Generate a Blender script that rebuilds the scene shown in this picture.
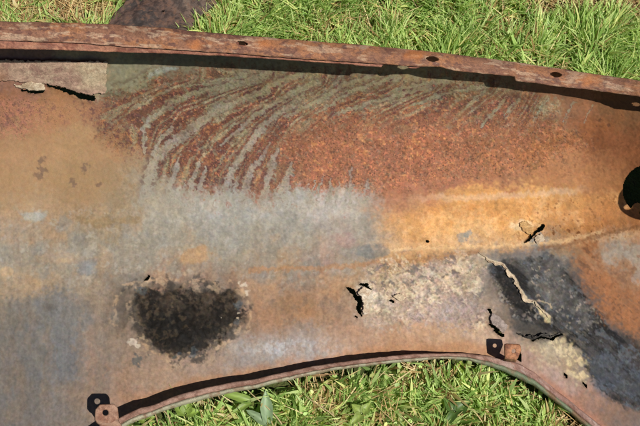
import bpy, math, random
import numpy as np
from mathutils import Vector

for o in list(bpy.data.objects):
    bpy.data.objects.remove(o)
scene = bpy.context.scene
COL = scene.collection
random.seed(7)
RS = np.random.RandomState(11)

# ------------------------------------------------------------------ camera
TILT = math.radians(69.0)
D, FPX = 1.2, 900.0                     # distance to the metal, focal length in photo pixels
S = D / FPX                             # metres per unit of fender height
CAM = np.array([0.0, 0.0, 1.2353])
AR = np.array([1.0, 0.0, 0.0])
AU = np.array([0.0, math.sin(TILT), math.cos(TILT)])
AF = np.array([0.0, math.cos(TILT), -math.sin(TILT)])
cd = bpy.data.cameras.new('camera')
cam = bpy.data.objects.new('camera', cd)
COL.objects.link(cam)
cam.location = CAM
cam.rotation_euler = (math.pi / 2 - TILT, 0, 0)
cd.sensor_width = 36
cd.lens = FPX / 640 * 36
cd.clip_start, cd.clip_end = 0.02, 500
scene.camera = cam

# ------------------------------------------------------------------ light
L = AF + AR * (-60 - 320) / FPX + AU * (213 - 185) / FPX
L = L / np.linalg.norm(L)
world = bpy.data.worlds.new('World')
scene.world = world
world.use_nodes = True
wn = world.node_tree
wn.nodes.clear()
sky = wn.nodes.new('ShaderNodeTexSky')
sky.sky_type = 'NISHITA'
sky.sun_disc = False
sky.air_density = 0.6
sky.dust_density = 0.3
sky.sun_elevation = math.asin(-L[2])
sky.sun_rotation = math.atan2(-L[0], -L[1])
bg = wn.nodes.new('ShaderNodeBackground')
bg.inputs['Strength'].default_value = 0.05
wo = wn.nodes.new('ShaderNodeOutputWorld')
wn.links.new(sky.outputs[0], bg.inputs['Color'])
wn.links.new(bg.outputs[0], wo.inputs['Surface'])
sd = bpy.data.lights.new('sun', 'SUN')
sd.energy = 5.0
sd.angle = math.radians(0.5)
sd.color = (1.0, 0.955, 0.88)
sun = bpy.data.objects.new('sun', sd)
COL.objects.link(sun)
sun.location = (1, -0.5, 3)
sun.rotation_euler = Vector(L).to_track_quat('-Z', 'Y').to_euler()
vs = scene.view_settings
vs.view_transform = 'Standard'
vs.look = 'None'
vs.exposure = -0.06
vs.gamma = 1.0

# ------------------------------------------------------------------ numeric helpers
def lin(c):
    c = np.asarray(c, float) / 255.0
    return np.where(c <= 0.04045, c / 12.92, ((c + 0.055) / 1.055) ** 2.4)

ALB = 0.80                               # photo brightness to reflectance under this sun
def alb(c):
    return lin(c) * ALB

def P(u, v, w):
    u, v, w = np.broadcast_arrays(np.asarray(u, float), np.asarray(v, float), np.asarray(w, float))
    dep = (D - w * S)[..., None]
    return CAM + dep * (AF + AR * ((u - 320) / FPX)[..., None] + AU * ((213 - v) / FPX)[..., None])

def on_ground(u, v, z=0.0):
    d = AF + AR * (u - 320) / FPX + AU * (213 - v) / FPX
    return CAM + d * ((z - CAM[2]) / d[2])

def hash2(ix, iy, seed):
    n = (ix.astype(np.int64) * 374761393 + iy.astype(np.int64) * 668265263 + seed * 974634777) & 0xffffffff
    n = ((n ^ (n >> 13)) * 1274126177) & 0xffffffff
    n = n ^ (n >> 16)
    return (n & 0xffffff) / float(0xffffff)

def vnoise(x, y, seed=0):
    ix, iy = np.floor(x), np.floor(y)
    fx, fy = x - ix, y - iy
    fx = fx * fx * (3 - 2 * fx); fy = fy * fy * (3 - 2 * fy)
    ix = ix.astype(np.int64); iy = iy.astype(np.int64)
    a = hash2(ix, iy, seed); b = hash2(ix + 1, iy, seed)
    c = hash2(ix, iy + 1, seed); d = hash2(ix + 1, iy + 1, seed)
    return (a * (1 - fx) + b * fx) * (1 - fy) + (c * (1 - fx) + d * fx) * fy

def fbm(x, y, scale, octv=4, seed=0, sy=None):
    x = x / scale; y = y / (sy or scale)
    t = 0; a = 0.5; tot = 0
    for k in range(octv):
        xr = x * 0.8 - y * 0.6; yr = x * 0.6 + y * 0.8      # rotate the lattice so it never shows
        if sy: xr, yr = x, y
        t = t + a * vnoise(xr + 17.3 * k, yr - 9.1 * k, seed + k); tot += a
        x = x * 2.03; y = y * 2.03; a *= 0.55
    return t / tot

def sstep(a, b, x):
    t = np.clip((x - a) / (b - a), 0, 1)
    return t * t * (3 - 2 * t)

def line_dist(x, y, pts, widths=None):
    best = np.full(x.shape, 1e9)
    for i in range(len(pts) - 1):
        (x0, y0), (x1, y1) = pts[i][:2], pts[i + 1][:2]
        dx, dy = x1 - x0, y1 - y0
        t = np.clip(((x - x0) * dx + (y - y0) * dy) / (dx * dx + dy * dy + 1e-9), 0, 1)
        d = np.hypot(x - x0 - t * dx, y - y0 - t * dy)
        if widths is not None:
            d = d / (widths[i] * (1 - t) + widths[i + 1] * t)
        best = np.minimum(best, d)
    return best

def poly_sd(x, y, pts):                      # signed distance, negative inside
    d = line_dist(x, y, list(pts) + [pts[0]])
    ins = np.zeros(x.shape, bool)
    n = len(pts)
    for i in range(n):
        (x0, y0), (x1, y1) = pts[i], pts[(i + 1) % n]
        c = (y0 > y) != (y1 > y)
        ins ^= c & (x < (x1 - x0) * (y - y0) / (y1 - y0 + 1e-12) + x0)
    return np.where(ins, -d, d)

def curve(pts):
    a = np.array(pts, float)
    return lambda u: np.interp(u, a[:, 0], a[:, 1])

# ------------------------------------------------------------------ object helpers
def mesh_from(name, verts, faces, mat=None, parent=None, smooth=True, color=None, uv=None, origin=None):
    verts = np.asarray(verts, float).reshape(-1, 3)
    if parent is not None:
        verts = verts - np.array(parent['_o'])
    elif origin is not None:
        verts = verts - np.array(origin)
    faces = np.asarray(faces)
    me = bpy.data.meshes.new(name)
    nf, k = faces.shape
    me.vertices.add(len(verts)); me.vertices.foreach_set('co', verts.ravel())
    me.loops.add(nf * k); me.loops.foreach_set('vertex_index', faces.ravel().astype(np.int32))
    me.polygons.add(nf)
    me.polygons.foreach_set('loop_start', np.arange(0, nf * k, k, dtype=np.int32))
    me.polygons.foreach_set('loop_total', np.full(nf, k, dtype=np.int32))
    me.polygons.foreach_set('use_smooth', np.full(nf, smooth))
    me.update(calc_edges=True)
    if color is not None:
        ca = me.color_attributes.new('tint', 'FLOAT_COLOR', 'POINT')
        c4 = np.ones((len(verts), 4)); c4[:, :color.shape[1]] = color
        ca.data.foreach_set('color', c4.ravel())
    if mat: me.materials.append(mat)
    o = bpy.data.objects.new(name, me)
    COL.objects.link(o)
    if parent is not None: o.parent = parent
    elif origin is not None: o.location = origin
    return o

def grid_faces(nu, nv, keep=None):
    i = np.arange(nu * nv).reshape(nu, nv)
    f = np.stack([i[:-1, :-1], i[:-1, 1:], i[1:, 1:], i[1:, :-1]], -1)
    if keep is not None: return f[keep]
    return f.reshape(-1, 4)

def empty(name, loc, label, cat, group=None):
    o = bpy.data.objects.new(name, None)
    COL.objects.link(o)
    o.empty_display_size = 0.05
    o.location = loc
    o['_o'] = [float(q) for q in loc]
    o['label'] = label; o['category'] = cat
    if group: o['group'] = group
    return o

def solid(o, t, off=-1):
    m = o.modifiers.new('thickness', 'SOLIDIFY'); m.thickness = t; m.offset = off
    return o

# ------------------------------------------------------------------ materials
def new_mat(name):
    m = bpy.data.materials.new(name); m.use_nodes = True
    nt = m.node_tree; nt.nodes.clear()
    out = nt.nodes.new('ShaderNodeOutputMaterial')
    return m, nt, out

def metal_mat(name, rough=(0.62, 0.9), bump=0.35, grain=900.0, use_tint=True, base=None, spec=0.35, vary=0.5):
    """weathered metal: colour from the colour map, fine grain and relief from noise"""
    m, nt, out = new_mat(name)
    N, K = nt.nodes, nt.links
    geo = N.new('ShaderNodeNewGeometry')
    n1 = N.new('ShaderNodeTexNoise'); n1.inputs['Scale'].default_value = grain; n1.inputs['Detail'].default_value = 3
    n1.inputs['Roughness'].default_value = 0.65
    n2 = N.new('ShaderNodeTexNoise'); n2.inputs['Scale'].default_value = grain * 0.28; n2.inputs['Detail'].default_value = 5
    K.new(geo.outputs['Position'], n1.inputs['Vector']); K.new(geo.outputs['Position'], n2.inputs['Vector'])
    if use_tint:
        at = N.new('ShaderNodeAttribute'); at.attribute_name = 'tint'; src = at.outputs['Color']
    else:
        ramp = N.new('ShaderNodeValToRGB')
        cols = [alb(c) for c in base]
        e = ramp.color_ramp.elements
        e[0].position, e[1].position = 0.3, 0.7
        e[0].color = (*cols[0], 1); e[1].color = (*cols[-1], 1)
        for i, c in enumerate(cols[1:-1]):
            q = e.new(0.3 + 0.4 * (i + 1) / (len(cols) - 1)); q.color = (*c, 1)
        n3 = N.new('ShaderNodeTexNoise'); n3.inputs['Scale'].default_value = 60; n3.inputs['Detail'].default_value = 8
        n3.inputs['Roughness'].default_value = 0.7
        K.new(geo.outputs['Position'], n3.inputs['Vector']); K.new(n3.outputs['Fac'], ramp.inputs['Fac'])
        src = ramp.outputs['Color']
    mr = N.new('ShaderNodeMapRange')
    mr.inputs['From Min'].default_value, mr.inputs['From Max'].default_value = 0.3, 0.7
    mr.inputs['To Min'].default_value, mr.inputs['To Max'].default_value = 1 - vary * 0.6, 1 + vary * 0.6
    K.new(n1.outputs['Fac'], mr.inputs['Value'])
    mx = N.new('ShaderNodeMix'); mx.data_type = 'RGBA'; mx.blend_type = 'MULTIPLY'; mx.inputs['Factor'].default_value = 1
    K.new(src, mx.inputs[6]); K.new(mr.outputs[0], mx.inputs[7])
    bs = N.new('ShaderNodeBsdfPrincipled')
    K.new(mx.outputs[2], bs.inputs['Base Color'])
    rr = N.new('ShaderNodeMapRange'); rr.inputs['To Min'].default_value, rr.inputs['To Max'].default_value = rough
    K.new(n2.outputs['Fac'], rr.inputs['Value']); K.new(rr.outputs[0], bs.inputs['Roughness'])
    bs.inputs['Specular IOR Level'].default_value = spec
    ad = N.new('ShaderNodeMath'); ad.operation = 'ADD'
    K.new(n1.outputs['Fac'], ad.inputs[0]); K.new(n2.outputs['Fac'], ad.inputs[1])
    bp = N.new('ShaderNodeBump'); bp.inputs['Strength'].default_value = bump; bp.inputs['Distance'].default_value = 0.0015
    K.new(ad.outputs[0], bp.inputs['Height']); K.new(bp.outputs[0], bs.inputs['Normal'])
    K.new(bs.outputs[0], out.inputs['Surface'])
    return m

def leaf_mat(name, gloss=0.35, trans=0.35):
    m, nt, out = new_mat(name)
    N, K = nt.nodes, nt.links
    at = N.new('ShaderNodeAttribute'); at.attribute_name = 'tint'
    bs = N.new('ShaderNodeBsdfPrincipled'); bs.inputs['Roughness'].default_value = 0.45
    bs.inputs['Specular IOR Level'].default_value = gloss
    tr = N.new('ShaderNodeBsdfTranslucent')
    mul = N.new('ShaderNodeMix'); mul.data_type = 'RGBA'; mul.blend_type = 'MULTIPLY'; mul.inputs['Factor'].default_value = 1
    mul.inputs[7].default_value = (1.1, 1.12, 0.72, 1)
    K.new(at.outputs['Color'], mul.inputs[6]); K.new(mul.outputs[2], tr.inputs['Color'])
    K.new(at.outputs['Color'], bs.inputs['Base Color'])
    mx = N.new('ShaderNodeMixShader'); mx.inputs[0].default_value = trans
    K.new(bs.outputs[0], mx.inputs[1]); K.new(tr.outputs[0], mx.inputs[2])
    K.new(mx.outputs[0], out.inputs['Surface'])
    return m

M_PANEL = metal_mat('corroded_panel', rough=(0.55, 0.9), bump=0.30)
def add_wear(m):
    """sharp rust pits and specks, and smoother bare metal, where the wear map says so"""
    nt = m.node_tree; N, K = nt.nodes, nt.links
    bs = [n for n in N if n.type == 'BSDF_PRINCIPLED'][0]
    bp = [n for n in N if n.type == 'BUMP'][0]
    at = N.new('ShaderNodeAttribute'); at.attribute_name = 'wear'
    sp = N.new('ShaderNodeSeparateColor'); K.new(at.outputs['Color'], sp.inputs[0])
    geo = N.new('ShaderNodeNewGeometry')
    wob = N.new('ShaderNodeTexNoise'); wob.inputs['Scale'].default_value = 700; wob.inputs['Detail'].default_value = 2
    K.new(geo.outputs['Position'], wob.inputs['Vector'])
    mixv = N.new('ShaderNodeMix'); mixv.data_type = 'RGBA'; mixv.blend_type = 'LINEAR_LIGHT'; mixv.inputs['Factor'].default_value = 0.0012
    K.new(geo.outputs['Position'], mixv.inputs[6]); K.new(wob.outputs['Color'], mixv.inputs[7])
    vo = N.new('ShaderNodeTexVoronoi'); vo.inputs['Scale'].default_value = 330
    K.new(mixv.outputs[2], vo.inputs['Vector'])
    vs_ = N.new('ShaderNodeSeparateColor'); K.new(vo.outputs['Color'], vs_.inputs[0])
    def mth(op, a, b):
        q = N.new('ShaderNodeMath'); q.operation = op; q.use_clamp = False
        for i, x in enumerate((a, b)):
            if isinstance(x, (int, float)): q.inputs[i].default_value = x
            else: K.new(x, q.inputs[i])
        return q.outputs[0]
    # speck size differs from cell to cell; many cells have none
    size = mth('MULTIPLY', mth('SUBTRACT', vs_.outputs[0], 0.35), 0.62)
    edge = mth('SUBTRACT', size, vo.outputs['Distance'])
    q = N.new('ShaderNodeMapRange'); q.inputs['From Min'].default_value = -0.03; q.inputs['From Max'].default_value = 0.05
    K.new(edge, q.inputs['Value'])
    pit = mth('MULTIPLY', q.outputs[0], mth('ADD', mth('MULTIPLY', sp.outputs[0], 0.74), 0.03))
    dark = N.new('ShaderNodeMix'); dark.data_type = 'RGBA'
    K.new(pit, dark.inputs['Factor'])
    old = bs.inputs['Base Color'].links[0].from_socket
    K.new(old, dark.inputs[6]); dark.inputs[7].default_value = (0.10, 0.046, 0.032, 1)
    # bright orange scale specks
    vo2 = N.new('ShaderNodeTexVoronoi'); vo2.inputs['Scale'].default_value = 420
    K.new(mixv.outputs[2], vo2.inputs['Vector'])
    v2 = N.new('ShaderNodeSeparateColor'); K.new(vo2.outputs['Color'], v2.inputs[0])
    e2 = mth('SUBTRACT', mth('MULTIPLY', mth('SUBTRACT', v2.outputs[1], 0.55), 0.8), vo2.outputs['Distance'])
    q2 = N.new('ShaderNodeMapRange'); q2.inputs['From Min'].default_value = -0.03; q2.inputs['From Max'].default_value = 0.05
    K.new(e2, q2.inputs['Value'])
    lm = mth('MULTIPLY', q2.outputs[0], mth('MULTIPLY', sp.outputs[0], 0.38))
    lt = N.new('ShaderNodeMix'); lt.data_type = 'RGBA'; K.new(lm, lt.inputs['Factor'])
    K.new(dark.outputs[2], lt.inputs[6]); lt.inputs[7].default_value = (0.52, 0.235, 0.105, 1)
    K.new(lt.outputs[2], bs.inputs['Base Color'])
    mult = [n for n in N if n.type == 'MIX' and n.blend_type == 'MULTIPLY'][0]
    K.new(mth('ADD', 0.35, mth('MULTIPLY', sp.outputs[0], 0.65)), mult.inputs['Factor'])
    K.new(mth('ADD', 0.16, mth('MULTIPLY', mth('ADD', sp.outputs[0], sp.outputs[2]), 0.26)), bp.inputs['Strength'])
    # relief
    oldh = bp.inputs['Height'].links[0].from_socket
    h = mth('SUBTRACT', mth('ADD', oldh, mth('MULTIPLY', lm, 1.2)), mth('MULTIPLY', pit, 1.6))
    K.new(h, bp.inputs['Height'])
    # smoother where the metal is bare or tarred
    oldr = bs.inputs['Roughness'].links[0].from_socket
    K.new(mth('SUBTRACT', oldr, mth('ADD', mth('MULTIPLY', sp.outputs[1], 0.24), mth('MULTIPLY', sp.outputs[2], 0.0))), bs.inputs['Roughness'])
    K.new(mth('ADD', 0.30, mth('SUBTRACT', mth('MULTIPLY', sp.outputs[1], 0.40), mth('MULTIPLY', sp.outputs[2], 0.18))), bs.inputs['Specular IOR Level'])
add_wear(M_PANEL)
M_STRIP = metal_mat('rusty_strip', rough=(0.6, 0.9), bump=0.4)
M_SCRAP = metal_mat('dark_scrap', rough=(0.55, 0.85), bump=0.45, spec=0.35)
M_GRASS = leaf_mat('grass_blade', 0.35, 0.42)
M_STRAW = leaf_mat('straw', gloss=0.25, trans=0.2)
M_LEAF = leaf_mat('broad_leaf', gloss=0.45, trans=0.3)

# ------------------------------------------------------------------ ground
def ground_mat():
    m, nt, out = new_mat('lawn_soil')
    N, K = nt.nodes, nt.links
    geo = N.new('ShaderNodeNewGeometry')
    n = N.new('ShaderNodeTexNoise'); n.inputs['Scale'].default_value = 26; n.inputs['Detail'].default_value = 8
    n.inputs['Roughness'].default_value = 0.7
    K.new(geo.outputs['Position'], n.inputs['Vector'])
    r = N.new('ShaderNodeValToRGB'); e = r.color_ramp.elements
    e[0].position, e[0].color = 0.32, (0.045, 0.040, 0.018, 1)
    e[1].position, e[1].color = 0.70, (0.13, 0.095, 0.045, 1)
    q = e.new(0.5); q.color = (0.075, 0.095, 0.030, 1)
    K.new(n.outputs['Fac'], r.inputs['Fac'])
    bs = N.new('ShaderNodeBsdfPrincipled'); bs.inputs['Roughness'].default_value = 0.95
    bs.inputs['Specular IOR Level'].default_value = 0.1
    K.new(r.outputs['Color'], bs.inputs['Base Color'])
    n2 = N.new('ShaderNodeTexNoise'); n2.inputs['Scale'].default_value = 160; n2.inputs['Detail'].default_value = 5
    K.new(geo.outputs['Position'], n2.inputs['Vector'])
    bp = N.new('ShaderNodeBump'); bp.inputs['Strength'].default_value = 0.8; bp.inputs['Distance'].default_value = 0.01
    K.new(n2.outputs['Fac'], bp.inputs['Height']); K.new(bp.outputs[0], bs.inputs['Normal'])
    K.new(bs.outputs[0], out.inputs['Surface'])
    return m

def gz(x, y):
    r = np.hypot(x, y - 0.4)
    return (fbm(x, y, 0.35, 3, 40) - 0.5) * 0.02 * np.exp(-(r / 4) ** 2)

a1 = np.concatenate([-np.geomspace(300, 2.2, 26)[:-1], np.linspace(-2.2, 2.2, 150), np.geomspace(2.2, 300, 26)[1:]])
gx, gy = np.meshgrid(a1, a1 + 0.4, indexing='ij')
gzv = gz(gx, gy) * (np.hypot(gx, gy - 0.4) < 12)
g = mesh_from('lawn_ground', np.stack([gx, gy, gzv], -1), grid_faces(len(a1), len(a1))[:, ::-1], ground_mat())
g['kind'] = 'structure'

# ------------------------------------------------------------------ fender outline (photo-plane coordinates on the tilted metal)
f_top = curve([(-160, 15), (-60, 18.5), (0, 21), (103, 23.5), (160, 27.5), (210, 32.5), (327, 42), (361, 44.5), (430, 51.5),
               (496, 59.5), (568, 69.5), (640, 80.5), (720, 94), (800, 110), (940, 138)])
f_bot = curve([(-160, 43), (-60, 47), (0, 48.5), (60, 50), (110, 51.8), (180, 54), (220, 55.7), (300, 60.7), (340, 63.8), (382.3, 67.2),
               (382.9, 64.6), (408, 66.3), (408.8, 68.2), (416, 68.2), (424, 66.4), (440, 66.5), (454, 70.8), (482, 73.2), (515.4, 76.4),
               (516.2, 80.8), (557, 86), (600, 91), (640, 96.5), (720, 110), (800, 128), (940, 160)])
l_top = curve([(-40, 560), (20, 508), (60, 465), (90, 438), (108, 425), (121, 417), (130, 412.4), (141, 407.4), (154, 404.5), (175, 396), (205, 388),
               (250, 379.5), (315, 365.7), (360, 359.8), (414, 353.6), (461, 353.3), (481, 354.6), (504, 359.3), (521, 364.3), (536, 374),
               (560, 393), (583, 411.5), (600, 425), (640, 460), (700, 520), (760, 590)])
l_bot = curve([(-40, 580), (20, 527), (60, 482), (90, 454), (108, 440), (130, 424), (164, 411), (205, 399.6), (250, 389.2), (302, 377.2), (334, 370.6),
               (360, 367.4), (397, 363), (440, 359), (470, 361), (502, 370.4), (532, 385.6), (560, 405.5), (583, 425), (600, 440),
               (640, 478), (700, 540), (760, 612)])
lip_h = curve([(-40, 34), (90, 34), (130, 33), (205, 28), (315, 22), (360, 25), (414, 20), (455, 7), (475, 8), (500, 6), (521, 3), (560, 3), (760, 4)])
fl_h = curve([(-160, 98), (0, 96), (110, 80), (220, 78), (300, 74), (383, 68), (440, 60), (516, 52), (580, 50), (640, 46), (800, 46)])

KV = np.array([30, 60, 100, 150, 190, 197, 215, 235, 250, 258, 300, 350, 400, 450, 520, 620.0])
PROF = {
    -160: [86, 66, 30, 8, 1, 0.5, 0, 0, 0, 0, 0, -2, -6, -6, -2, 4],
    120: [84, 64, 29, 7, 0, -0.3, -1, -1.5, -1.5, -1, 2, 4, 3, 4, 10, 20],
    330: [84, 64, 29, 7, 0, -0.7, -3, -5, -4, -2, 5, 8, 10, 14, 20, 26],
    470: [84, 64, 29, 7, 0, -3.5, -9, -10, -5, 0, 6, 9, 12, 20, 30, 40],
    580: [86, 66, 30, 7, -1, -5, -12, -14, -3, 1, 5, 6, 8, 16, 28, 40],
    760: [86, 66, 30, 9, 1, -2, -8, -9, 0, 4, 5, 4, 8, 16, 28, 40],
}
PU = sorted(PROF)
def panel_w(u, v):
    u = np.asarray(u, float); v = np.asarray(v, float)
    u, v = np.broadcast_arrays(u, v)
    # the bead leans slightly: it climbs toward the right end
    vv = v + np.interp(u, [300, 400, 520, 640, 760], [0, 0, 4, 14, 22]) * np.exp(-((v - 225) / 45.0) ** 2)
    def prof(q):
        vals = [np.interp(q, KV, PROF[p]) for p in PU]
        w = np.zeros(u.shape)
        for i in range(len(PU) - 1):
            t = (u - PU[i]) / (PU[i + 1] - PU[i])
            inside = (t >= 0) & (t < 1)
            ts = t * t * (3 - 2 * t)
            w = np.where(inside, vals[i] * (1 - ts) + vals[i + 1] * ts, w)
        w = np.where(u < PU[0], vals[0], w); w = np.where(u >= PU[-1], vals[-1], w)
        return w
    w = (prof(vv - 6) + prof(vv - 3) * 2 + prof(vv) * 3 + prof(vv + 3) * 2 + prof(vv + 6)) / 9
    # end wall of the fender curls up toward the lamp opening
    b = np.clip((u - 575) / 130, 0, 0.75)
    w = w + 88 * b ** 2 * np.exp(-((v - 165) / 75.0) ** 2)
    # lower left quarter falls away
    w = w - 0.10 * np.clip(110 - u, 0, 400) * sstep(250, 360, v)
    w = w + 0.10 * np.clip(v - 400, 0, 300)
    return w

def dents(u, v):
    w = (fbm(u, v, 70, 3, 3) - 0.5) * 5.0
    w = w + (fbm(u, v, 16, 3, 5) - 0.5) * 1.0
    return w

# ------------------------------------------------------------------ colour map of the panel: corrosion, with some light and shade painted in
CP = """
-60 72 150 108 90; 20 75 152 112 95; 90 75 172 146 112; 116 80 142 138 112; 160 84 140 122 98; 205 80 132 124 100; 260 82 130 122 98; 340 84 134 120 90;
420 85 138 126 96; 480 92 134 108 78; 560 108 146 100 66; 625 122 138 92 50; 700 130 120 70 35;
-60 110 165 112 80; 8 108 166 114 82; 60 108 172 124 84; 112 112 158 110 82; 150 115 128 88 70; 190 115 140 90 66; 260 115 146 92 68; 340 115 158 98 70; 420 115 158 98 72;
500 120 160 100 68; 570 125 162 100 58; 620 140 156 92 48;
-60 145 176 134 90; 20 145 170 131 92; 80 145 171 134 94; 125 145 168 126 88; 160 150 140 100 78; 200 150 150 92 68; 260 150 158 94 68; 340 145 164 98 70; 430 145 166 98 70;
500 150 168 104 66; 550 140 166 102 56; 590 140 140 80 34; 612 165 166 104 56;
-60 180 172 134 92; 20 180 168 132 93; 80 180 161 128 89; 120 180 158 128 92; 150 180 156 142 120; 200 180 152 116 94; 260 178 158 112 88; 330 175 164 100 76; 400 175 166 102 78;
450 170 168 104 74; 500 170 172 112 72; 550 165 178 118 68; 600 185 178 116 62; 640 150 160 98 52; 
-60 208 166 136 100; 20 206 166 138 106; 80 208 158 128 94; 120 210 152 130 100; 160 208 162 154 138; 220 206 170 164 152; 290 206 172 166 156; 340 203 182 172 162; 362 206 160 148 132;
388 204 168 110 82; 420 200 176 116 80; 400 217 200 146 94; 440 208 214 154 84; 480 203 216 154 82; 520 203 216 158 86; 570 205 202 145 80; 610 205 184 120 62; 660 210 170 110 60;
-60 232 160 136 110; 20 230 160 136 112; 80 232 152 130 100; 150 232 152 144 128; 225 230 154 148 138; 290 230 160 152 140; 330 228 164 146 132; 345 240 164 134 124; 372 232 156 146 132;
384 236 186 146 104; 402 230 210 154 90; 424 236 216 164 102; 470 232 222 174 116; 520 232 212 160 98; 556 232 176 122 66; 580 225 190 128 66; 620 220 176 116 64; 660 230 168 110 60;
-60 258 150 138 120; 20 256 152 140 124; 80 256 150 138 120; 130 258 150 138 120; 160 256 152 142 126; 200 255 170 142 108; 225 256 152 144 130; 280 256 164 138 110; 330 254 166 136 118;
362 254 134 130 122; 385 256 184 138 86; 420 252 200 150 96; 450 255 204 160 110; 470 262 160 150 136; 500 270 112 108 106; 530 256 118 114 112; 556 248 140 122 100; 590 250 168 114 66; 620 246 152 138 122; 660 250 150 130 110;
-60 282 160 136 110; 20 280 162 138 110; 80 282 152 134 112; 130 282 132 112 94; 170 276 144 112 92; 220 278 148 116 94; 260 280 162 128 98; 310 282 166 128 98; 345 280 170 140 108;
390 278 196 172 142; 430 282 190 166 142; 455 276 194 168 140; 480 282 120 112 104; 515 285 70 66 64; 550 280 78 80 84; 580 280 84 80 78; 605 280 164 104 54; 630 275 156 112 76; 660 285 158 106 66;
-60 310 124 116 108; 20 310 128 118 106; 60 310 122 119 116; 100 310 140 122 106; 128 312 104 90 76; 245 300 158 128 104; 255 318 148 116 92; 300 310 158 120 86; 340 312 156 124 98;
380 308 190 168 146; 430 310 184 158 138; 470 305 176 152 130; 500 308 120 104 90; 530 310 78 75 74; 560 312 70 74 80; 590 315 80 80 84; 615 310 142 92 54; 635 315 150 94 50; 670 320 150 96 52;
-60 340 118 110 104; 20 340 122 114 106; 60 340 118 117 117; 100 340 142 122 104; 135 345 146 124 106; 240 340 152 134 120; 300 340 152 130 114; 360 336 172 138 114; 420 335 184 146 116; 470 336 184 154 128;
500 340 176 146 122; 520 350 160 130 114; 540 330 90 84 78; 545 345 184 166 132; 570 345 170 154 128; 580 330 92 90 90; 600 345 78 80 88; 620 340 92 76 64; 640 345 90 72 60; 670 350 90 74 62;
-60 370 116 108 104; 20 370 120 112 106; 60 370 117 116 116; 100 370 152 124 104; 150 370 158 132 112; 200 368 158 132 112; 260 358 148 134 124; 300 352 146 132 126; 350 350 166 132 106; 400 346 178 136 102; 450 345 182 142 106;
520 362 158 122 108; 540 370 160 128 110; 570 368 164 144 118; 590 372 128 116 110; 610 370 82 88 100; 635 365 84 76 74; 670 375 84 76 74;
-60 405 116 108 104; 20 405 120 112 106; 60 405 128 118 110; 85 395 142 122 106; 120 400 154 122 102; 570 390 158 116 96; 590 398 156 118 98; 615 392 104 104 112; 640 395 84 88 100; 620 415 142 108 86; 640 425 120 104 98; 670 420 110 100 98;
0 450 118 108 104; 80 450 140 120 106; 650 470 140 106 88; 720 500 140 106 88
"""
CPA = np.array([[float(t) for t in e.split()] for e in CP.replace('\n', ' ').split(';') if e.strip()])

STRIPES = [  # (points, half widths)
    ([(262, 78), (240, 83), (218, 88.5), (194, 93), (176, 100.5), (159, 112.5), (148, 122), (144, 130), (144, 141), (146, 152)], 4.6, 3.0),
    ([(268, 90), (240, 101.5), (222, 107), (205, 118), (192, 129), (174, 140.5), (163, 152), (155, 161), (150, 178), (146, 204)], 4.4, 7.0),
    ([(172, 128), (160, 141), (153, 154)], 2.2, 2.5),
    ([(180, 158), (176, 169), (171, 185), (170, 208)], 1.6, 5.0),
    ([(200, 162), (196, 169), (192, 182), (187, 206)], 1.8, 4.5),
    ([(207, 166), (204, 174), (200, 185), (197, 206)], 1.5, 5.0),
    ([(302, 96), (295, 104), (280, 112), (267, 123), (258, 132), (250, 144), (241, 157), (231, 171), (226, 187), (223, 208)], 3.6, 5.4),
    ([(270, 142), (263, 156), (254, 167), (247, 180), (241, 206)], 1.6, 6.5),
    ([(278, 148), (274, 158), (269, 176), (263, 206)], 1.8, 7.0),
    ([(292, 162), (290, 168), (286, 178), (281, 206)], 2.0, 7.0),
    ([(351, 168), (351, 182), (350, 204)], 1.2, 3.0),
    ([(330, 180), (331, 192), (330, 206)], 1.0, 4.0),
    ([(308, 182), (309, 192), (308, 206)], 1.0, 4.0),
    ([(366, 180), (366, 192), (366, 204)], 1.0, 3.0),
    ([(318, 82), (302, 88.5), (278, 101), (258, 112.5), (243, 126), (230, 138), (222, 144)], 4.5, 2.4),
    ([(300, 74), (278, 82), (258, 92.5), (243, 99), (228, 108), (216, 114)], 5.0, 2.0),
    ([(270, 72), (252, 81), (230, 88.5), (210, 95)], 4.0, 1.4),
    ([(372, 74), (344, 86), (324, 97), (304, 107), (286, 116)], 4.6, 2.2),
    ([(386, 80), (370, 85), (352, 91), (333, 104), (316, 113)], 3.8, 1.8),
    ([(430, 87), (404, 93), (382, 100), (360, 106), (335, 113)], 4.2, 1.8),
    ([(400, 76), (380, 82), (360, 90)], 4.4, 2.0),
    ([(486, 86), (472, 88), (454, 91), (432, 98), (414, 105)], 3.4, 1.4),
    ([(450, 80), (430, 83), (410, 86), (392, 92)], 4.6, 2.0),
    ([(484, 92), (476, 97), (466, 107)], 2.2, 1.0),
    ([(506, 98), (497, 110), (488, 118), (481, 127)], 2.0, 2.0),
    ([(520, 98), (512, 106), (505, 116)], 1.6, 0.8),
    ([(548, 98), (540, 108), (534, 120)], 1.5, 0.7),
    ([(574, 102), (568, 112), (563, 122)], 1.6, 0.7),
    ([(592, 106), (587, 116), (583, 124)], 1.4, 0.7),
    ([(246, 74), (226, 80), (206, 84), (186, 86)], 3.4, 1.4),
]
_r = random.Random(31)
for _k in range(26):
    _u = 168 + _k * 8 + _r.uniform(-3, 3); _l = _r.uniform(8, 30)
    STRIPES.append(([(_u + _l * .15, 206 - _l), (_u + 1, 200 - _l * .3), (_u, 209)], _r.uniform(.5, 1.0), _r.uniform(2.0, 3.6)))
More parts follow.
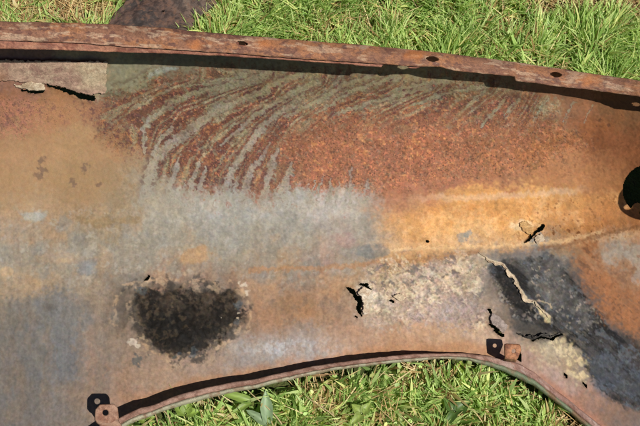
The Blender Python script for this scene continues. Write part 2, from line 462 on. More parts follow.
HOLE_LINES = [   # through cracks: points, half widths
    ([(348, 288.6), (352.5, 291), (355.5, 295.5), (358.8, 299.5), (360, 305), (358.6, 310), (361, 315)], [1.2, 2.0, 1.8, 2.4, 1.9, 1.7, 0.7]),
    ([(360, 283.5), (365.7, 285.4), (370.3, 289.4)], [0.7, 1.5, 0.8]),
    ([(364, 290), (366.6, 295.4)], [1.0, 0.7]),
    ([(391, 300.4), (393, 301)], [1.3, 0.9]),
    ([(356, 316), (357.5, 317.5)], [0.6, 0.6]),
    ([(525, 242.4), (530, 238), (536, 232.4), (541.6, 228), (543.4, 226.4)], [0.5, 0.8, 0.8, 2.0, 1.5]),
    ([(531, 238), (527.4, 231)], [0.6, 0.4]),
    ([(426.6, 241), (428, 242)], [1.2, 0.8]),
    ([(490.5, 324.6), (495.6, 329.5), (502.6, 335.6)], [0.7, 1.3, 1.4]),
    ([(489.5, 310), (491, 314)], [0.9, 0.5]),
    ([(145.6, 280), (149, 276.6)], [0.6, 0.9]),
    ([(565, 374), (566.5, 377)], [0.8, 0.8]), ([(584, 383.6), (586, 386)], [0.9, 0.9]),
    ([(46.5, 84.6), (60, 88.6), (74, 92.8), (84, 97), (93, 98)], [0.5, 1.2, 1.8, 2.2, 2.4]),
    ([(22, 89.8), (34, 92), (45, 91)], [0.5, 1.0, 0.5]),
    ([(533, 340.2), (541, 337), (552, 338.6), (561, 334)], [0.6, 1.1, 1.0, 0.5]),
]
HOLE_POLYS = [[(514.6, 358.2), (520.4, 348.6), (521.4, 362)]]

FLOW = [
    (0, [(186, 72), (160, 78), (130, 90), (100, 108)]), (1, [(262, 78), (218, 88), (176, 100), (148, 122), (143, 150)]),
    (2.2, [(268, 90), (222, 107), (192, 129), (163, 152), (148, 200)]), (3.2, [(300, 74), (258, 92), (216, 114), (196, 140), (180, 158), (170, 206)]),
    (4.2, [(318, 82), (278, 101), (243, 126), (222, 144), (204, 172), (197, 206)]), (5.2, [(302, 96), (267, 123), (241, 157), (223, 208)]),
    (6.3, [(372, 74), (324, 97), (286, 116), (270, 142), (252, 170), (241, 206)]), (7.2, [(386, 80), (333, 104), (300, 126), (276, 158), (263, 206)]),
    (8.2, [(430, 87), (382, 100), (335, 116), (304, 145), (281, 206)]), (9.6, [(486, 86), (432, 98), (380, 125), (340, 165), (320, 206)]),
    (11.2, [(506, 98), (470, 130), (430, 165), (400, 206)]), (13.5, [(548, 98), (520, 140), (500, 190)]), (15.5, [(592, 106), (580, 140), (570, 180)])]
def flow(u, v):
    # which sweep of the run-off marks a point belongs to
    num = np.zeros(u.shape); den = np.zeros(u.shape); dm = np.full(u.shape, 1e9)
    for qv, pts in FLOW:
        d = line_dist(u, v, pts)
        w = 1.0 / (d + 1.5) ** 2
        num += w * qv; den += w; dm = np.minimum(dm, d)
    return num / den, sstep(34, 12, dm)

def paint(u, v):
    wx = u + (fbm(u, v, 26, 4, 61) - 0.5) * 28 + (fbm(u, v, 6, 3, 63) - 0.5) * 14 + (vnoise(u / 2.0, v / 2.0, 65) - .5) * 9
    wy = v + (fbm(u, v, 26, 4, 62) - 0.5) * 22 + (fbm(u, v, 6, 3, 64) - 0.5) * 14 + (vnoise(u / 2.0, v / 2.0, 66) - .5) * 9
    num = np.zeros(u.shape + (3,)); den = np.zeros(u.shape)
    for x, y, r, g_, b in CPA:
        d2 = ((wx - x) ** 2 + ((wy - y) * 1.35) ** 2) / 18.0 ** 2
        k = np.exp(-np.minimum(d2, 60)) + 1e-5 / (1 + d2) ** 2
        num += k[..., None] * alb((r, g_, b)); den += k
    c = num / den[..., None]
    def lay(col, m):
        nonlocal c
        m = np.clip(m, 0, 1)[..., None]
        c = c * (1 - m) + (alb(col) if not isinstance(col, np.ndarray) else col) * m
    n2 = vnoise((u * .8 - v * .6) / 2.1, (u * .6 + v * .8) / 2.1, 70)
    n3 = fbm(u, v, 3.4, 3, 71)
    n5 = fbm(u, v, 5.5, 3, 72)
    n9 = fbm(u, v, 11, 4, 73)
    n20 = fbm(u, v, 24, 4, 74)
    nstk = fbm(u, v, 3.0, 3, 75, sy=26.0)          # vertical wash marks
    # ---- speckled rust over the upper middle
    R1 = poly_sd(wx, wy, [(112, 92), (170, 72), (260, 66), (480, 80), (560, 100), (585, 150), (520, 175), (440, 178), (372, 194), (300, 190), (232, 190), (176, 188), (156, 168), (150, 148), (120, 150), (100, 140), (104, 110)])
    rmask = sstep(9, -9, R1 + (n2 - .5) * 12)
    q, qw = flow(u, v)
    along = (u - v) * 0.02
    fs = fbm(q * 2.4 + (n5 - .5) * 0.30, along, 1.0, 4, 171, sy=1.0)
    fs2 = fbm(q * 5.5 + (n3 - .5) * 0.5, along * 1.5, 1.0, 3, 177, sy=1.0)
    left = sstep(330, 210, u)
    up = np.clip(sstep(150, 95, v) + left, 0, 1) * qw
    n1 = vnoise((u * .6 - v * .8) / 1.25, (u * .8 + v * .6) / 1.25, 171)
    g2 = n2 * 0.55 + n1 * 0.45
    lay((140, 88, 68), rmask * 0.30 * left)
    lay((180, 122, 88), rmask * (1 - left) * 0.40)
    lay((84, 54, 52), rmask * sstep(0.50, 0.62, n3 * 0.45 + g2 * 0.55) * (0.34 + 0.40 * left + 0.15 * up))
    lay((128, 76, 54), rmask * sstep(120, 84, v + (n9 - .5) * 20) * 0.35)  # browner toward the top: shading of the upper curve painted in
    lay((88, 58, 60), rmask * sstep(0.53, 0.42, fs) * sstep(0.40, 0.60, n3 * .5 + g2 * .5) * up * 0.75)
    lay((208, 124, 84), rmask * sstep(0.60, 0.76, g2) * (0.50 + 0.15 * left))
    lay((214, 150, 92), rmask * sstep(0.66, 0.76, vnoise(u / 2.4, v / 2.4, 172) * .6 + n9 * .4) * 0.55)
    lay((150, 138, 118), rmask * sstep(0.66, 0.76, fbm(u, v, 2.8, 2, 77)) * (0.30 + 0.4 * up))
    lay((172, 92, 62), rmask * sstep(0.52, 0.7, n9) * 0.22)
    lay((148, 140, 114), rmask * sstep(0.535, 0.585, fs * 0.6 + fs2 * 0.4 + (g2 - .5) * .12) * sstep(0.28, 0.45, g2 + (fs - .5)) * up * 0.72 * sstep(196, 160, v))
    lay((86, 54, 52), rmask * sstep(0.47, 0.42, fs2) * sstep(0.36, 0.54, g2) * up * 0.55)
    reg = 0.5 + 0.5 * np.cos(2 * np.pi * (q * 2.0 + (n9 - .5) * .9 + (n5 - .5) * .35))
    reg = reg * 0.62 + fs * 0.38 + (g2 - .5) * .16
    fan = rmask * up * sstep(200, 170, v) * sstep(-.5, .8, q)
    lay((146, 138, 114), fan * sstep(0.66, 0.72, reg) * 0.62)
    lay((86, 54, 54), fan * sstep(0.40, 0.30, reg) * sstep(0.36, 0.52, g2) * 0.5)
    # purple specks drifting over the tan on the left
    edge = poly_sd(wx, wy, [(-80, 100), (40, 100), (110, 92), (150, 110), (150, 160), (128, 172), (106, 150), (96, 128), (50, 118), (-80, 130)])
    lay((112, 76, 70), sstep(8, -18, edge) * sstep(0.56, 0.62, n3 * 0.55 + g2 * 0.45) * 0.85)
    sal = sstep(78, 10, u + (n9 - .5) * 40) * sstep(92, 104, v) * sstep(146, 128, v + (n9 - .5) * 16)
    lay((186, 118, 92), sal * sstep(0.48, 0.60, g2) * 0.6)
    lay((120, 84, 76), sal * sstep(0.56, 0.66, n3) * 0.55)
    blot = [(41, 160), (43, 170), (74, 183), (98, 184), (128, 140), (86, 168), (38, 176)]
    for k, (bx, by) in enumerate(blot):
        d = np.hypot((u - bx), (v - by)) + (n3 - 0.5) * 11
        lay((110, 86, 76), sstep(4.4, 1.6, d) * 0.6)
    # ---- light mineral streaks
    bandtop = sstep(18, 2, v - (f_bot(u) + 10)) * sstep(560, 470, u) * sstep(180, 300, u)
    lay((140, 132, 102), bandtop * sstep(0.38, 0.58, n9 * 0.6 + nstk * 0.4) * 0.7)
    jx = u + (n5 - 0.5) * 5.5 + (n2 - .5) * 2.2; jy = v + (fbm(u, v, 5.5, 3, 79) - 0.5) * 5.5 + (n1 - .5) * 2.2
    st = np.zeros(u.shape); halo = np.zeros(u.shape)
    for pts, w0, w1 in STRIPES:
        ws = np.linspace(w0, w1, len(pts)) * np.where(w1 > w0, 0.85, 0.72)
        d = line_dist(jx, jy, pts, ws)
        st = np.maximum(st, sstep(1.10, 0.72, d + (n3 - 0.5) * 1.2 + (g2 - .5) * 1.0))
        halo = np.maximum(halo, sstep(2.2, 1.1, d))
    lay((88, 60, 60), np.clip(halo - st, 0, 1) * sstep(0.40, 0.58, n3 * .5 + g2 * .5) * sstep(205, 180, v) * 0.62)
    topgreen = sstep(150, 90, v)
    scol = alb((158, 150, 134)) * (1 - topgreen[..., None]) + alb((146, 138, 108)) * topgreen[..., None]
    lay(scol, st * (0.74 + 0.22 * sstep(0.3, 0.6, n9)) * (0.72 + 0.5 * (fs2 - .2)) * sstep(214, 196, v + (nstk - .5) * 10))
    lay((106, 88, 78), st * sstep(0.54, 0.70, n3 * .5 + g2 * .5) * 0.50)
    # pale corner next to the patch plate
    pc = poly_sd(wx, wy, [(109, 60), (174, 62), (166, 78), (140, 84), (105, 98)])
    lay((146, 142, 116), sstep(4, -4, pc) * 0.8)
    lay((158, 168, 160), sstep(3.6, 1.2, line_dist(jx, jy, [(150, 76), (160, 71), (176, 67)])) * 0.6)
    lay((120, 104, 84), sstep(2.2, 0.6, line_dist(jx, jy, [(112, 84), (135, 78), (150, 68)])) * 0.6)
    # ---- ragged pale fringe below the rust, running down into bare grey metal
    fr = sstep(204, 214, v + (nstk - 0.5) * 50 - 4 + np.abs(u - 250) * 0.03) * sstep(140, 170, u) * sstep(380, 362, u + (n9 - .5) * 34 + (n3 - .5) * 14) * sstep(262, 232, v + (n20 - .5) * 24)
    lay((152, 145, 131), fr * 0.50)
    ww = sstep(200, 214, v) * sstep(300, 320, u) * sstep(376, 358, u + (n9 - .5) * 34 + (n3 - .5) * 14) * sstep(226, 212, v + (n9 - .5) * 18)
    lay((180, 172, 163), ww * 0.50)
    lay((150, 100, 82), sstep(0.64, 0.72, n3 * 0.6 + nstk * 0.4) * sstep(186, 200, v) * sstep(236, 210, v) * sstep(170, 200, u) * sstep(370, 350, u) * 0.55)
    lay((142, 134, 118), sstep(216, 236, v + (n20 - .5) * 24) * sstep(384, 350, u) * sstep(292, 268, v + (n20 - .5) * 20) * sstep(0.35, .6, fbm(u, v, 9, 4, 199, sy=30.)) * .5)
    # grey zone stains
    gzn = sstep(200, 216, v) * sstep(384, 360, u) * sstep(300, 276, v + (n20 - .5) * 20)
    lay((168, 132, 94), gzn * sstep(0.55, 0.72, n20) * 0.35)
    lay((130, 127, 119), gzn * sstep(0.56, 0.70, fbm(u, v, 20, 4, 81)) * 0.45)
    lay((172, 164, 150), gzn * sstep(0.62, 0.74, n5) * 0.35)
    for (bx, by, rx, ry, col, a) in [(198, 255, 17, 9, (182, 142, 98), 0.8), (345, 240, 18, 9, (168, 136, 126), 0.7), (372, 252, 22, 7, (122, 124, 122), 0.75),
                                     (34, 216, 12, 6, (158, 166, 160), 0.6), (86, 268, 10, 9, (126, 132, 136), 0.6), (95, 222, 22, 6, (146, 118, 76), 0.6),
                                     (128, 220, 14, 4, (146, 118, 76), 0.6), (6, 272, 8, 6, (190, 160, 124), 0.6), (60, 258, 26, 8, (172, 142, 110), 0.5),
                                     (64, 260, 9, 3, (190, 160, 120), 0.5)]:
        d = np.hypot((u - bx) / rx, (v - by) / ry) + (n9 - 0.5) * 1.6 + (n3 - .5) * 0.7
        lay(col, sstep(1.15, 0.55, d) * a)
    # ---- light ochre band: fine pits and darker sweep at the right end
    btop = np.interp(u, [370, 380, 395, 420, 460, 500, 560, 640], [240, 224, 214, 207, 202, 201, 201, 203])
    band = sstep(-2, 6, vb(u, v) - btop + (n5 - .5) * 5 + (n2 - .5) * 4) * sstep(258, 248, vb(u, v) + (n9 - .5) * 8) * sstep(358, 398, u + (n9 - .5) * 40 + (n3 - .5) * 14)
    lay((200, 142, 84), band * sstep(236, 210, vb(u, v) + (n9 - .5) * 14) * 0.55)
    lay((226, 186, 136), band * sstep(0.55, 0.72, n9) * 0.25)
    lay((214, 176, 134), band * sstep(232, 248, vb(u, v) + (n9 - .5) * 12) * .45)
    lay((150, 100, 52), band * sstep(0.66, 0.74, n3) * sstep(470, 560, u) * 0.75)
    lay((188, 128, 66), band * sstep(0.60, 0.72, fbm(u, v, 9, 4, 83)) * 0.35)
    pit = sstep(0.63, 0.70, n3 * 0.65 + fbm(u, v, 8, 3, 84) * 0.35)
    z1 = np.exp(-((u - 570) / 34.0) ** 2 - ((v - 231) / 9.0) ** 2)  # dark pits crowd here, painting the shade of the right hollow
    z2 = sstep(13, 3, line_dist(jx, jy, [(520, 156), (560, 142), (590, 128), (616, 118)]))
    lay((120, 74, 34), np.clip(z1 + 0.25, 0, 1) * pit * (band + 0.0) * 0.9)
    lay((158, 96, 40), z2 * 0.45 * sstep(0.35, 0.6, n9))
    lay((66, 40, 22), z2 * pit * sstep(540, 575, u) * 0.85)
    lay((126, 74, 38), sstep(0.62, 0.70, n3) * sstep(480, 540, u) * sstep(190, 170, v) * 0.5)
    lay((210, 180, 150), sstep(4.5, 1.5, np.abs(vb(u, v) - 199 + (nstk - .5) * 9)) * sstep(380, 470, u) * sstep(600, 560, u) * 0.45)  # pale line paints the sunlit edge of the ridge
    for (bx, by) in [(467, 236), (470, 234), (462, 238), (536, 239), (540, 237), (533, 243), (546, 240)]:
        d = np.hypot(u - bx, (v - by) * 0.8) + (n3 - .5) * 7
        lay((142, 142, 136), sstep(4.5, 1.5, d) * 0.7)
    lay((224, 196, 152), sstep(0.9, 0.5, np.hypot((u - 523) / 18, (v - 226) / 8) + (n5 - .5)) * 0.6)
    lay((206, 186, 164), sstep(3.6, 1.4, np.hypot(u - 537, (v - 241) * 1.2) + (n3 - .5) * 5) * 0.8)
    lay((176, 120, 64), sstep(3.6, 1.0, line_dist(jx, jy, [(250, 270), (320, 268), (378, 263), (430, 259), (476, 252)])) * 0.55)
    lay((226, 190, 140), sstep(2.6, .8, line_dist(jx, jy, [(392, 250), (440, 248), (500, 246), (560, 241), (600, 232)])) * 0.5)  # lit ridge below the band, put into the colour
    lay((126, 82, 46), sstep(2.8, .8, line_dist(jx, jy, [(540, 249), (570, 244), (606, 234), (640, 226)])) * 0.5)  # shade of the right-hand crease painted as a dark line
    # ---- black tar patch
    tar = poly_sd(u + (n9 - .5) * 18 + (n3 - .5) * 6 + (n20 - .5) * 14, v + (fbm(u, v, 11, 4, 85) - .5) * 18 + (n3 - .5) * 6,
                  [(134, 296), (142, 288), (166, 290), (196, 289), (226, 290), (240, 298), (242, 312), (234, 330), (216, 345), (198, 353), (178, 356), (158, 350), (146, 338), (138, 318)])
    smoke = poly_sd(u + (n20 - .5) * 26, v + (n9 - .5) * 14, [(118, 286), (150, 282), (230, 284), (250, 298), (246, 330), (214, 350), (160, 356), (128, 340), (112, 318)])
    lay((94, 82, 70), sstep(10, -9, smoke) * 0.85 * sstep(0.28, 0.6, n9))
    lay((74, 64, 54), sstep(9, -3, tar + (n3 - .5) * 10) * sstep(0.40, 0.62, n5) * 0.8)
    lay((46, 41, 36), sstep(3.0, -4.0, tar + (g2 - .5) * 6) * 0.97)
    lay((33, 30, 27), sstep(-3, -16, tar) * sstep(0.36, 0.58, n20 * .6 + n5 * .4 + (v - 316) * 0.006) * 0.9)
    lay((100, 84, 68), sstep(0, -8, tar) * sstep(318, 292, v + (n20 - .5) * 26) * sstep(0.40, 0.56, n3 * .4 + n9 * .6) * 0.6)
    rimz = sstep(11, 3, np.abs(tar - 5))
    lay((192, 164, 132), rimz * sstep(0.55, 0.64, fbm(u, v, 8, 4, 197)) * 0.4)
    lay((58, 52, 46), rimz * sstep(0.56, 0.66, fbm(u, v, 9, 4, 198)) * 0.75)
    lay((92, 78, 62), sstep(2, -6, tar) * sstep(0.56, 0.70, fbm(u, v, 4.2, 4, 87)) * (0.35 + 0.5 * sstep(325, 295, v)))
    for (bx, by, r) in [(139, 359, 6), (194, 354, 5), (177, 355, 3.4), (238, 322, 5), (141, 293, 5), (240, 306, 5)]:
        d = np.hypot(u - bx, v - by) + (n5 - .5) * r * 3 + (n3 - .5) * r * 1.5
        lay((86, 90, 92), sstep(r, r * 0.45, d) * 0.75)
    for (bx, by, r) in [(237.6, 313.5, 2.2), (237.4, 317.6, 1.6), (221, 317.6, 1.6), (138, 346, 3), (134, 342, 4), (242, 285, 4), (246, 292, 3), (300, 330, 1.2)]:
        d = np.hypot(u - bx, v - by) + (n3 - .5) * r * 1.6 + (n5 - .5) * r * 2.6
        lay((206, 190, 168), sstep(r, r * 0.5, d) * 0.75)
    # pale crusty rim round the tar
    lay((188, 156, 122), sstep(3, 0.6, np.abs(smoke - 2)) * sstep(0.52, 0.64, n5) * 0.55)
    # ---- lower left: blue grey, vertical stains
    ll = sstep(290, 320, v + (n20 - .5) * 30) * sstep(130, 96, u + (n20 - .5) * 50)
    lay((110, 107, 101), ll * sstep(0.50, 0.66, fbm(u + (n9 - .5) * 16, v, 9, 4, 88, sy=50.0)) * 0.42)
    lay((132, 114, 98), ll * sstep(0.54, 0.68, fbm(u + (n9 - .5) * 16, v, 10, 4, 89, sy=50.0)) * 0.45)
    lay((150, 122, 102), sstep(7, 1, np.abs(u - 92 + (n20 - .5) * 22)) * sstep(320, 335, v) * sstep(400, 380, v) * 0.55)
    lay((100, 88, 76), sstep(8, 2, np.hypot((u - 48), (v - 309) * 1.4) + (n5 - .5) * 14) * 0.5)
    # skirt between tar and arch: pinkish beige, rust line near the lip
    dl = l_top(u) - v
    lay((178, 122, 76), sstep(18, 6, dl + (n9 - .5) * 14) * sstep(120, 150, u) * sstep(520, 480, u) * 0.60)
    lay((160, 158, 158), sstep(0.52, 0.66, n5) * np.exp(-((u - 285) / 50.0) ** 2 - ((v - 349) / 12.0) ** 2) * 0.75)  # pale sheen on the arch flare painted as colour
    mid = sstep(246, 256, u) * sstep(372, 352, u) * sstep(268, 280, v) * sstep(340, 320, v)
    lay((180, 124, 78), mid * sstep(0.54, 0.7, n20) * 0.25)
    lay((126, 104, 88), mid * sstep(0.58, 0.7, fbm(u, v, 9, 4, 90)) * 0.45)
    # ---- flaking cream scale
    wz = (fbm(u, v, 9, 3, 191) - .5) * 9
    ang = (u * 0.8 + v * 0.6 + wz, -u * 0.6 + v * 0.8 + wz * .6)
    scal = fbm(ang[0], ang[1], 12.0, 5, 91, sy=6.0) * 0.62 + n9 * 0.26 + g2 * 0.12
    cz = poly_sd(wx, wy, [(368, 262), (400, 256), (470, 258), (488, 270), (478, 300), (492, 322), (440, 326), (372, 322), (362, 300)])
    czm = sstep(6, -8, cz)
    lay((164, 144, 134), czm * 0.55 * sstep(0.3, 0.6, n20))
    lay((204, 184, 156), czm * sstep(0.49, 0.57, scal - sstep(290, 306, v + (n20 - .5) * 20) * .05) * 0.75)
    lay((112, 106, 104), czm * sstep(0.50, 0.42, scal) * sstep(0.40, 0.56, n5) * sstep(300, 280, v + (n20 - .5) * 30) * 0.7)
    lay((96, 84, 76), czm * sstep(0.05, 0.0, np.abs(scal - 0.47)) * sstep(0.5, 0.6, n5) * 0.45)
    lay((168, 148, 142), czm * sstep(296, 310, v) * sstep(0.45, 0.6, n20) * 0.5)
    lay((222, 206, 182), sstep(9, 2, line_dist(jx, jy, [(364, 287), (370, 296), (373, 308)]) + (n5 - .5) * 6) * 0.75)
    # ---- blue-black coating on the right skirt, streaked down the slope
    diag = (u * 0.78 + v * 0.62, -u * 0.62 + v * 0.78)
    dstk = fbm(diag[0], diag[1], 34.0, 4, 92, sy=4.0)
    bz = poly_sd(u + (n9 - .5) * 12 + (n3 - .5) * 6, v + (fbm(u, v, 11, 4, 93) - .5) * 12,
                 [(487, 263), (502, 260), (528, 256), (548, 252), (560, 262), (574, 282), (592, 304), (614, 330), (650, 352), (700, 385), (700, 430), (640, 414), (606, 396), (590, 372), (578, 352), (560, 336), (534, 326), (512, 318), (500, 300), (490, 280)])
    bm = sstep(2.0, -3, bz + (g2 - .5) * 4)
    lay((72, 71, 71), bm * 0.80 * sstep(0.25, 0.5, g2 * .5 + n9 * .5))
    lay((36, 36, 37), bm * sstep(0.42, 0.56, dstk * 0.5 + n9 * 0.3 + g2 * .2) * 0.85)
    lay((100, 106, 114), bm * sstep(0.52, 0.64, fbm(diag[0] + 90, diag[1], 16.0, 4, 94, sy=6.0) * .7 + g2 * .3) * 0.55)
    lay((168, 154, 138), bm * sstep(0.54, 0.66, g2 * .45 + n5 * .3 + fbm(u, v, 15, 3, 195) * .25) * (0.06 + 0.4 * sstep(.52, .64, fbm(u, v, 38, 3, 196))))
    mg = poly_sd(wx, wy, [(522, 258), (552, 253), (576, 284), (600, 318), (592, 332), (566, 324), (546, 302), (530, 284)])
    lay((118, 113, 108), sstep(4, -5, mg) * sstep(0.34, 0.60, g2 * .12 + n9 * .48 + dstk * .4) * 0.70)
    lay((180, 164, 144), sstep(4, -5, mg) * sstep(0.60, 0.68, g2 * .35 + n5 * .65) * 0.4)
    lay((82, 86, 94), sstep(4, -6, poly_sd(wx, wy, [(588, 350), (610, 352), (650, 386), (650, 412), (616, 396), (594, 374)])) * sstep(0.34, 0.6, n9) * 0.7)
    lay((26, 25, 25), sstep(2, -2, poly_sd(jx, jy, [(492, 266), (500, 266), (508, 276), (516, 290), (524, 302), (534, 312), (524, 316), (508, 300), (500, 284)])) * 0.72)
    lay((150, 132, 118), sstep(3, -6, poly_sd(jx, jy, [(476, 270), (486, 268), (500, 290), (506, 312), (496, 318), (484, 300)])) * 0.55)
    lay((172, 150, 124), sstep(5, -5, poly_sd(jx, jy, [(464, 258), (482, 254), (488, 262), (478, 272), (482, 284), (462, 292), (456, 282), (470, 272)])) * sstep(0.38, 0.52, n5) * 0.9)
    # pale torn line
    lay((206, 188, 160), sstep(2.0, 0.9, line_dist(u + (n3 - .5) * 3, v + (n5 - .5) * 3, [(478, 254), (491, 261.6), (503, 265), (514, 277.5), (519.5, 289), (527, 300), (534, 301.5), (540, 310), (549, 316)])) * 0.85)
    lay((180, 160, 134), sstep(1.3, 0.5, line_dist(jx, jy, [(534, 301), (543, 302), (551, 307)])) * 0.7)
    lay((206, 184, 140), sstep(4, 1, line_dist(jx, jy, [(541, 311), (549, 321)]) + (n3 - .5) * 3) * 0.8)
    # cream crust below the fold
    cc = poly_sd(wx, wy, [(540, 340), (562, 336), (586, 356), (592, 372), (574, 378), (552, 362), (536, 350)])
    lay((208, 188, 148), sstep(6, -6, cc) * sstep(0.38, 0.56, n5) * 0.8)
    lay((104, 96, 90), sstep(6, -6, cc) * sstep(0.60, 0.70, n3) * 0.5)
    # dark film near the fold, lilac grey primer near the right lip
    lay((62, 58, 54), sstep(5, -4, poly_sd(jx, jy, [(508, 322), (524, 318), (544, 326), (556, 334), (546, 338), (530, 339), (516, 332)])) * 0.75)
    lay((170, 142, 132), sstep(12, 3, line_dist(u, v, [(524, 356), (548, 372), (572, 390)]) + (n9 - .5) * 12) * 0.55)
    lay((176, 118, 92), sstep(9, 1, dl + (n9 - .5) * 6) * sstep(530, 550, u) * 0.6)
    # ---- brown run down the right end
    br = poly_sd(wx, wy, [(568, 246), (596, 240), (604, 262), (622, 290), (660, 316), (660, 344), (632, 334), (606, 312), (588, 286)])
    lay((164, 102, 52), sstep(5, -7, br) * sstep(0.30, 0.5, dstk) * 0.75)
    lay((96, 60, 34), sstep(5, -7, br) * sstep(0.56, 0.66, n3 * .5 + dstk * .5) * 0.6)
    rr = poly_sd(wx, wy, [(604, 244), (660, 238), (660, 290), (622, 284)])
    lay((150, 140, 128), sstep(5, -6, rr) * sstep(0.46, 0.6, n9) * 0.55)
    lay((128, 86, 58), sstep(6, -8, rr) * sstep(0.60, 0.70, n5) * 0.6)
    # ---- overall unevenness
    tanz = sstep(140, 110, wx) * sstep(96, 110, v) * sstep(214, 196, v)
    smz = np.clip(1 - rmask - czm - bm - sstep(6, -2, tar), 0, 1)
    var = 1 + ((n9 - 0.5) * 0.40 + (n3 - 0.5) * 0.62 + (n2 - 0.5) * 0.34 + (n1 - .5) * 0.30 * (1 + rmask) + (n20 - .5) * 0.24) * (1 - 0.6 * tanz) * (1 - 0.45 * smz) + (nstk - .5) * 0.22 * smz * sstep(196, 214, v)
    var = np.clip(var, 0.35, 1.7)
    c = c * var[..., None]
    hue = (fbm(u, v, 14, 4, 97) - .5) * (1 - 0.6 * tanz)
    c = c * np.stack([1 + hue * 0.16, 1 + hue * 0.0, 1 - hue * 0.26], -1)
    gr_ = c.mean(-1, keepdims=True)
    sat = (c.max(-1) - c.min(-1)) / (c.max(-1) + 1e-6)
    c = c + (gr_ - c) * (0.03 + 0.08 * sstep(0.6, 0.9, sat) * (1 - band))[..., None]
    c = c * (1 + (np.array([0.98, 0.97, 0.88]) - 1) * (rmask * (1 - st))[..., None])
    c = c * (np.maximum(gr_, 0.01) / 0.22) ** 0.14
    ch = [vnoise((u * .8 + v * .6) / sc + o_, (v * .8 - u * .6) / sc, 180 + k) - .5 for k, (sc, o_) in enumerate([(1.9, 3.1), (2.3, 7.7), (2.7, 1.3), (4.5, 9.1)])]
    ck = 1 - 0.5 * np.maximum(tanz, smz)
    c = c * np.stack([1 + (0.16 * ch[0] + .04 * ch[3]) * ck, 1 + 0.10 * ch[1] * ck, 1 + (0.20 * ch[2] - .04 * ch[3]) * ck], -1)
    sheen = np.clip(gzn * .3 + ll * .3 + np.exp(-((u - 290) / 70.0) ** 2 - ((v - 347) / 16.0) ** 2), 0, 1) * (1 - bm)
    return np.clip(c, 0.004, 0.9), rmask, st, tar, czm, n3, n2, scal, bm, sheen, band, sal, sstep(10, -18, edge)

def vb(u, v):        # height across the bead, following its lean
    return v + np.interp(u, [300, 400, 520, 640, 760], [0, 0, 4, 14, 22])

# ------------------------------------------------------------------ the fender
ORG = tuple(float(q) for q in on_ground(320, 330))
fender = empty('car_fender', ORG, 'rust-streaked old car fender lying inside up on grass, arch edge toward the viewer', 'car fender')

STEP = 0.78
us = np.arange(-150, 800, STEP)
NV = 540
tt = np.linspace(0, 1, NV)
vt = np.minimum(f_bot(us) - 3, f_top(us) + 18)[:, None]
vbm = (np.minimum(l_top(us), 560) + 2.0)[:, None]
uu = np.repeat(us[:, None], NV, 1)
vv = vt + (vbm - vt) * tt[None, :]
col, rmask, st, tar, czm, n3, n2, scal, bm, sheen, band, sal, edgem = paint(uu, vv)
ww = panel_w(uu, vv) + dents(uu, vv)
ww += rmask * (n3 - 0.5) * 0.9 * (1 - st) + (n2 - 0.5) * 0.25 + czm * (sstep(0.49, 0.55, scal) * 0.55 + (scal - .5) * 1.2 + (n3 - .5) * 0.7) + bm * (n3 - .5) * 0.8 - sstep(2, -4, tar) * 0.9 + sstep(2, -4, tar) * ((n3 - .5) * 0.8 + np.abs(fbm(uu, vv, 13, 3, 104) - .5) * 6)
# torn edges stand up beside the cracks
hole = np.zeros(uu.shape, bool)
hx = uu + (fbm(uu, vv, 2.6, 2, 101) - .5) * 2.6; hy = vv + (fbm(uu, vv, 2.6, 2, 102) - .5) * 2.6
for pts, wd in HOLE_LINES:
    d = line_dist(hx, hy, pts, wd)
    hole |= d < 1
    ww += np.exp(-((d - 1) / 1.6) ** 2) * 2.6 * fbm(uu, vv, 5, 3, 103)
for pl in HOLE_POLYS:
    hole |= poly_sd(uu, vv, pl) < 0
hole |= (np.hypot((uu - 652) / 29, (vv - 190) / 26) < 1) & (np.hypot(uu - 637, vv - 208) > 5.5)
keep = ~(hole[:-1, :-1] | hole[1:, 1:] | hole[1:, :-1] | hole[:-1, 1:])
panel = mesh_from('panel', P(uu, vv, ww), grid_faces(len(us), NV, keep), M_PANEL, fender, True, col.reshape(-1, 3))
ma = panel.data.color_attributes.new('wear', 'FLOAT_COLOR', 'POINT')
wear = np.stack([np.clip(rmask * (1 - 0.7 * st) + 0.18 * band + .3 * czm + 0.8 * sal + 0.55 * edgem, 0, 1), sheen, np.clip(sstep(3, -4, tar) + bm, 0, 1), np.ones_like(sheen)], -1)
ma.data.foreach_set('color', wear.reshape(-1))

def pw(u, v):
    return float(panel_w(u, v) + dents(np.array(float(u)), np.array(float(v))))

# ---- top flange: two spot-welded layers and the web that carries them
f_botS = curve([(-160, 43), (-60, 47), (0, 48.5), (60, 50), (110, 51.8), (180, 54), (220, 55.7), (300, 60.4), (340, 62.8), (382, 64.6), (408, 66.3), (424, 66.4), (440, 66.5), (454, 70.8), (482, 73.2), (515.4, 76.4), (516.2, 80.8), (557, 86), (600, 91), (640, 96.5), (720, 110), (800, 128), (940, 160)])
def strip_colour(u, t, seed, cols, pale=0.3):
    x, y = u, t * 26
    a = fbm(x, y, 22, 4, seed); b = fbm(x, y, 7, 4, seed + 5); s = fbm(x, y, 3, 3, seed + 9)
    c = alb(cols[0]) * np.ones(u.shape + (3,))
    for k, (cc, m) in enumerate([(cols[1], sstep(0.44, 0.60, a)), (cols[2], sstep(0.52, 0.64, b)), (cols[3], sstep(0.54, 0.68, fbm(x, y, 13, 5, seed + 21, sy=4.5)) * pale), (cols[4], sstep(0.58, 0.68, s) * 0.6)]):
        c = c * (1 - m[..., None]) + alb(cc) * m[..., None]
    g = vnoise(x / 1.7, y / 1.7, seed + 40) - .5
    lng = fbm(x, y, 26, 3, seed + 31, sy=2.2) - .5
    return c * (1 + (s - .5) * 0.6 + g * 0.3 + lng * 0.5)[..., None]

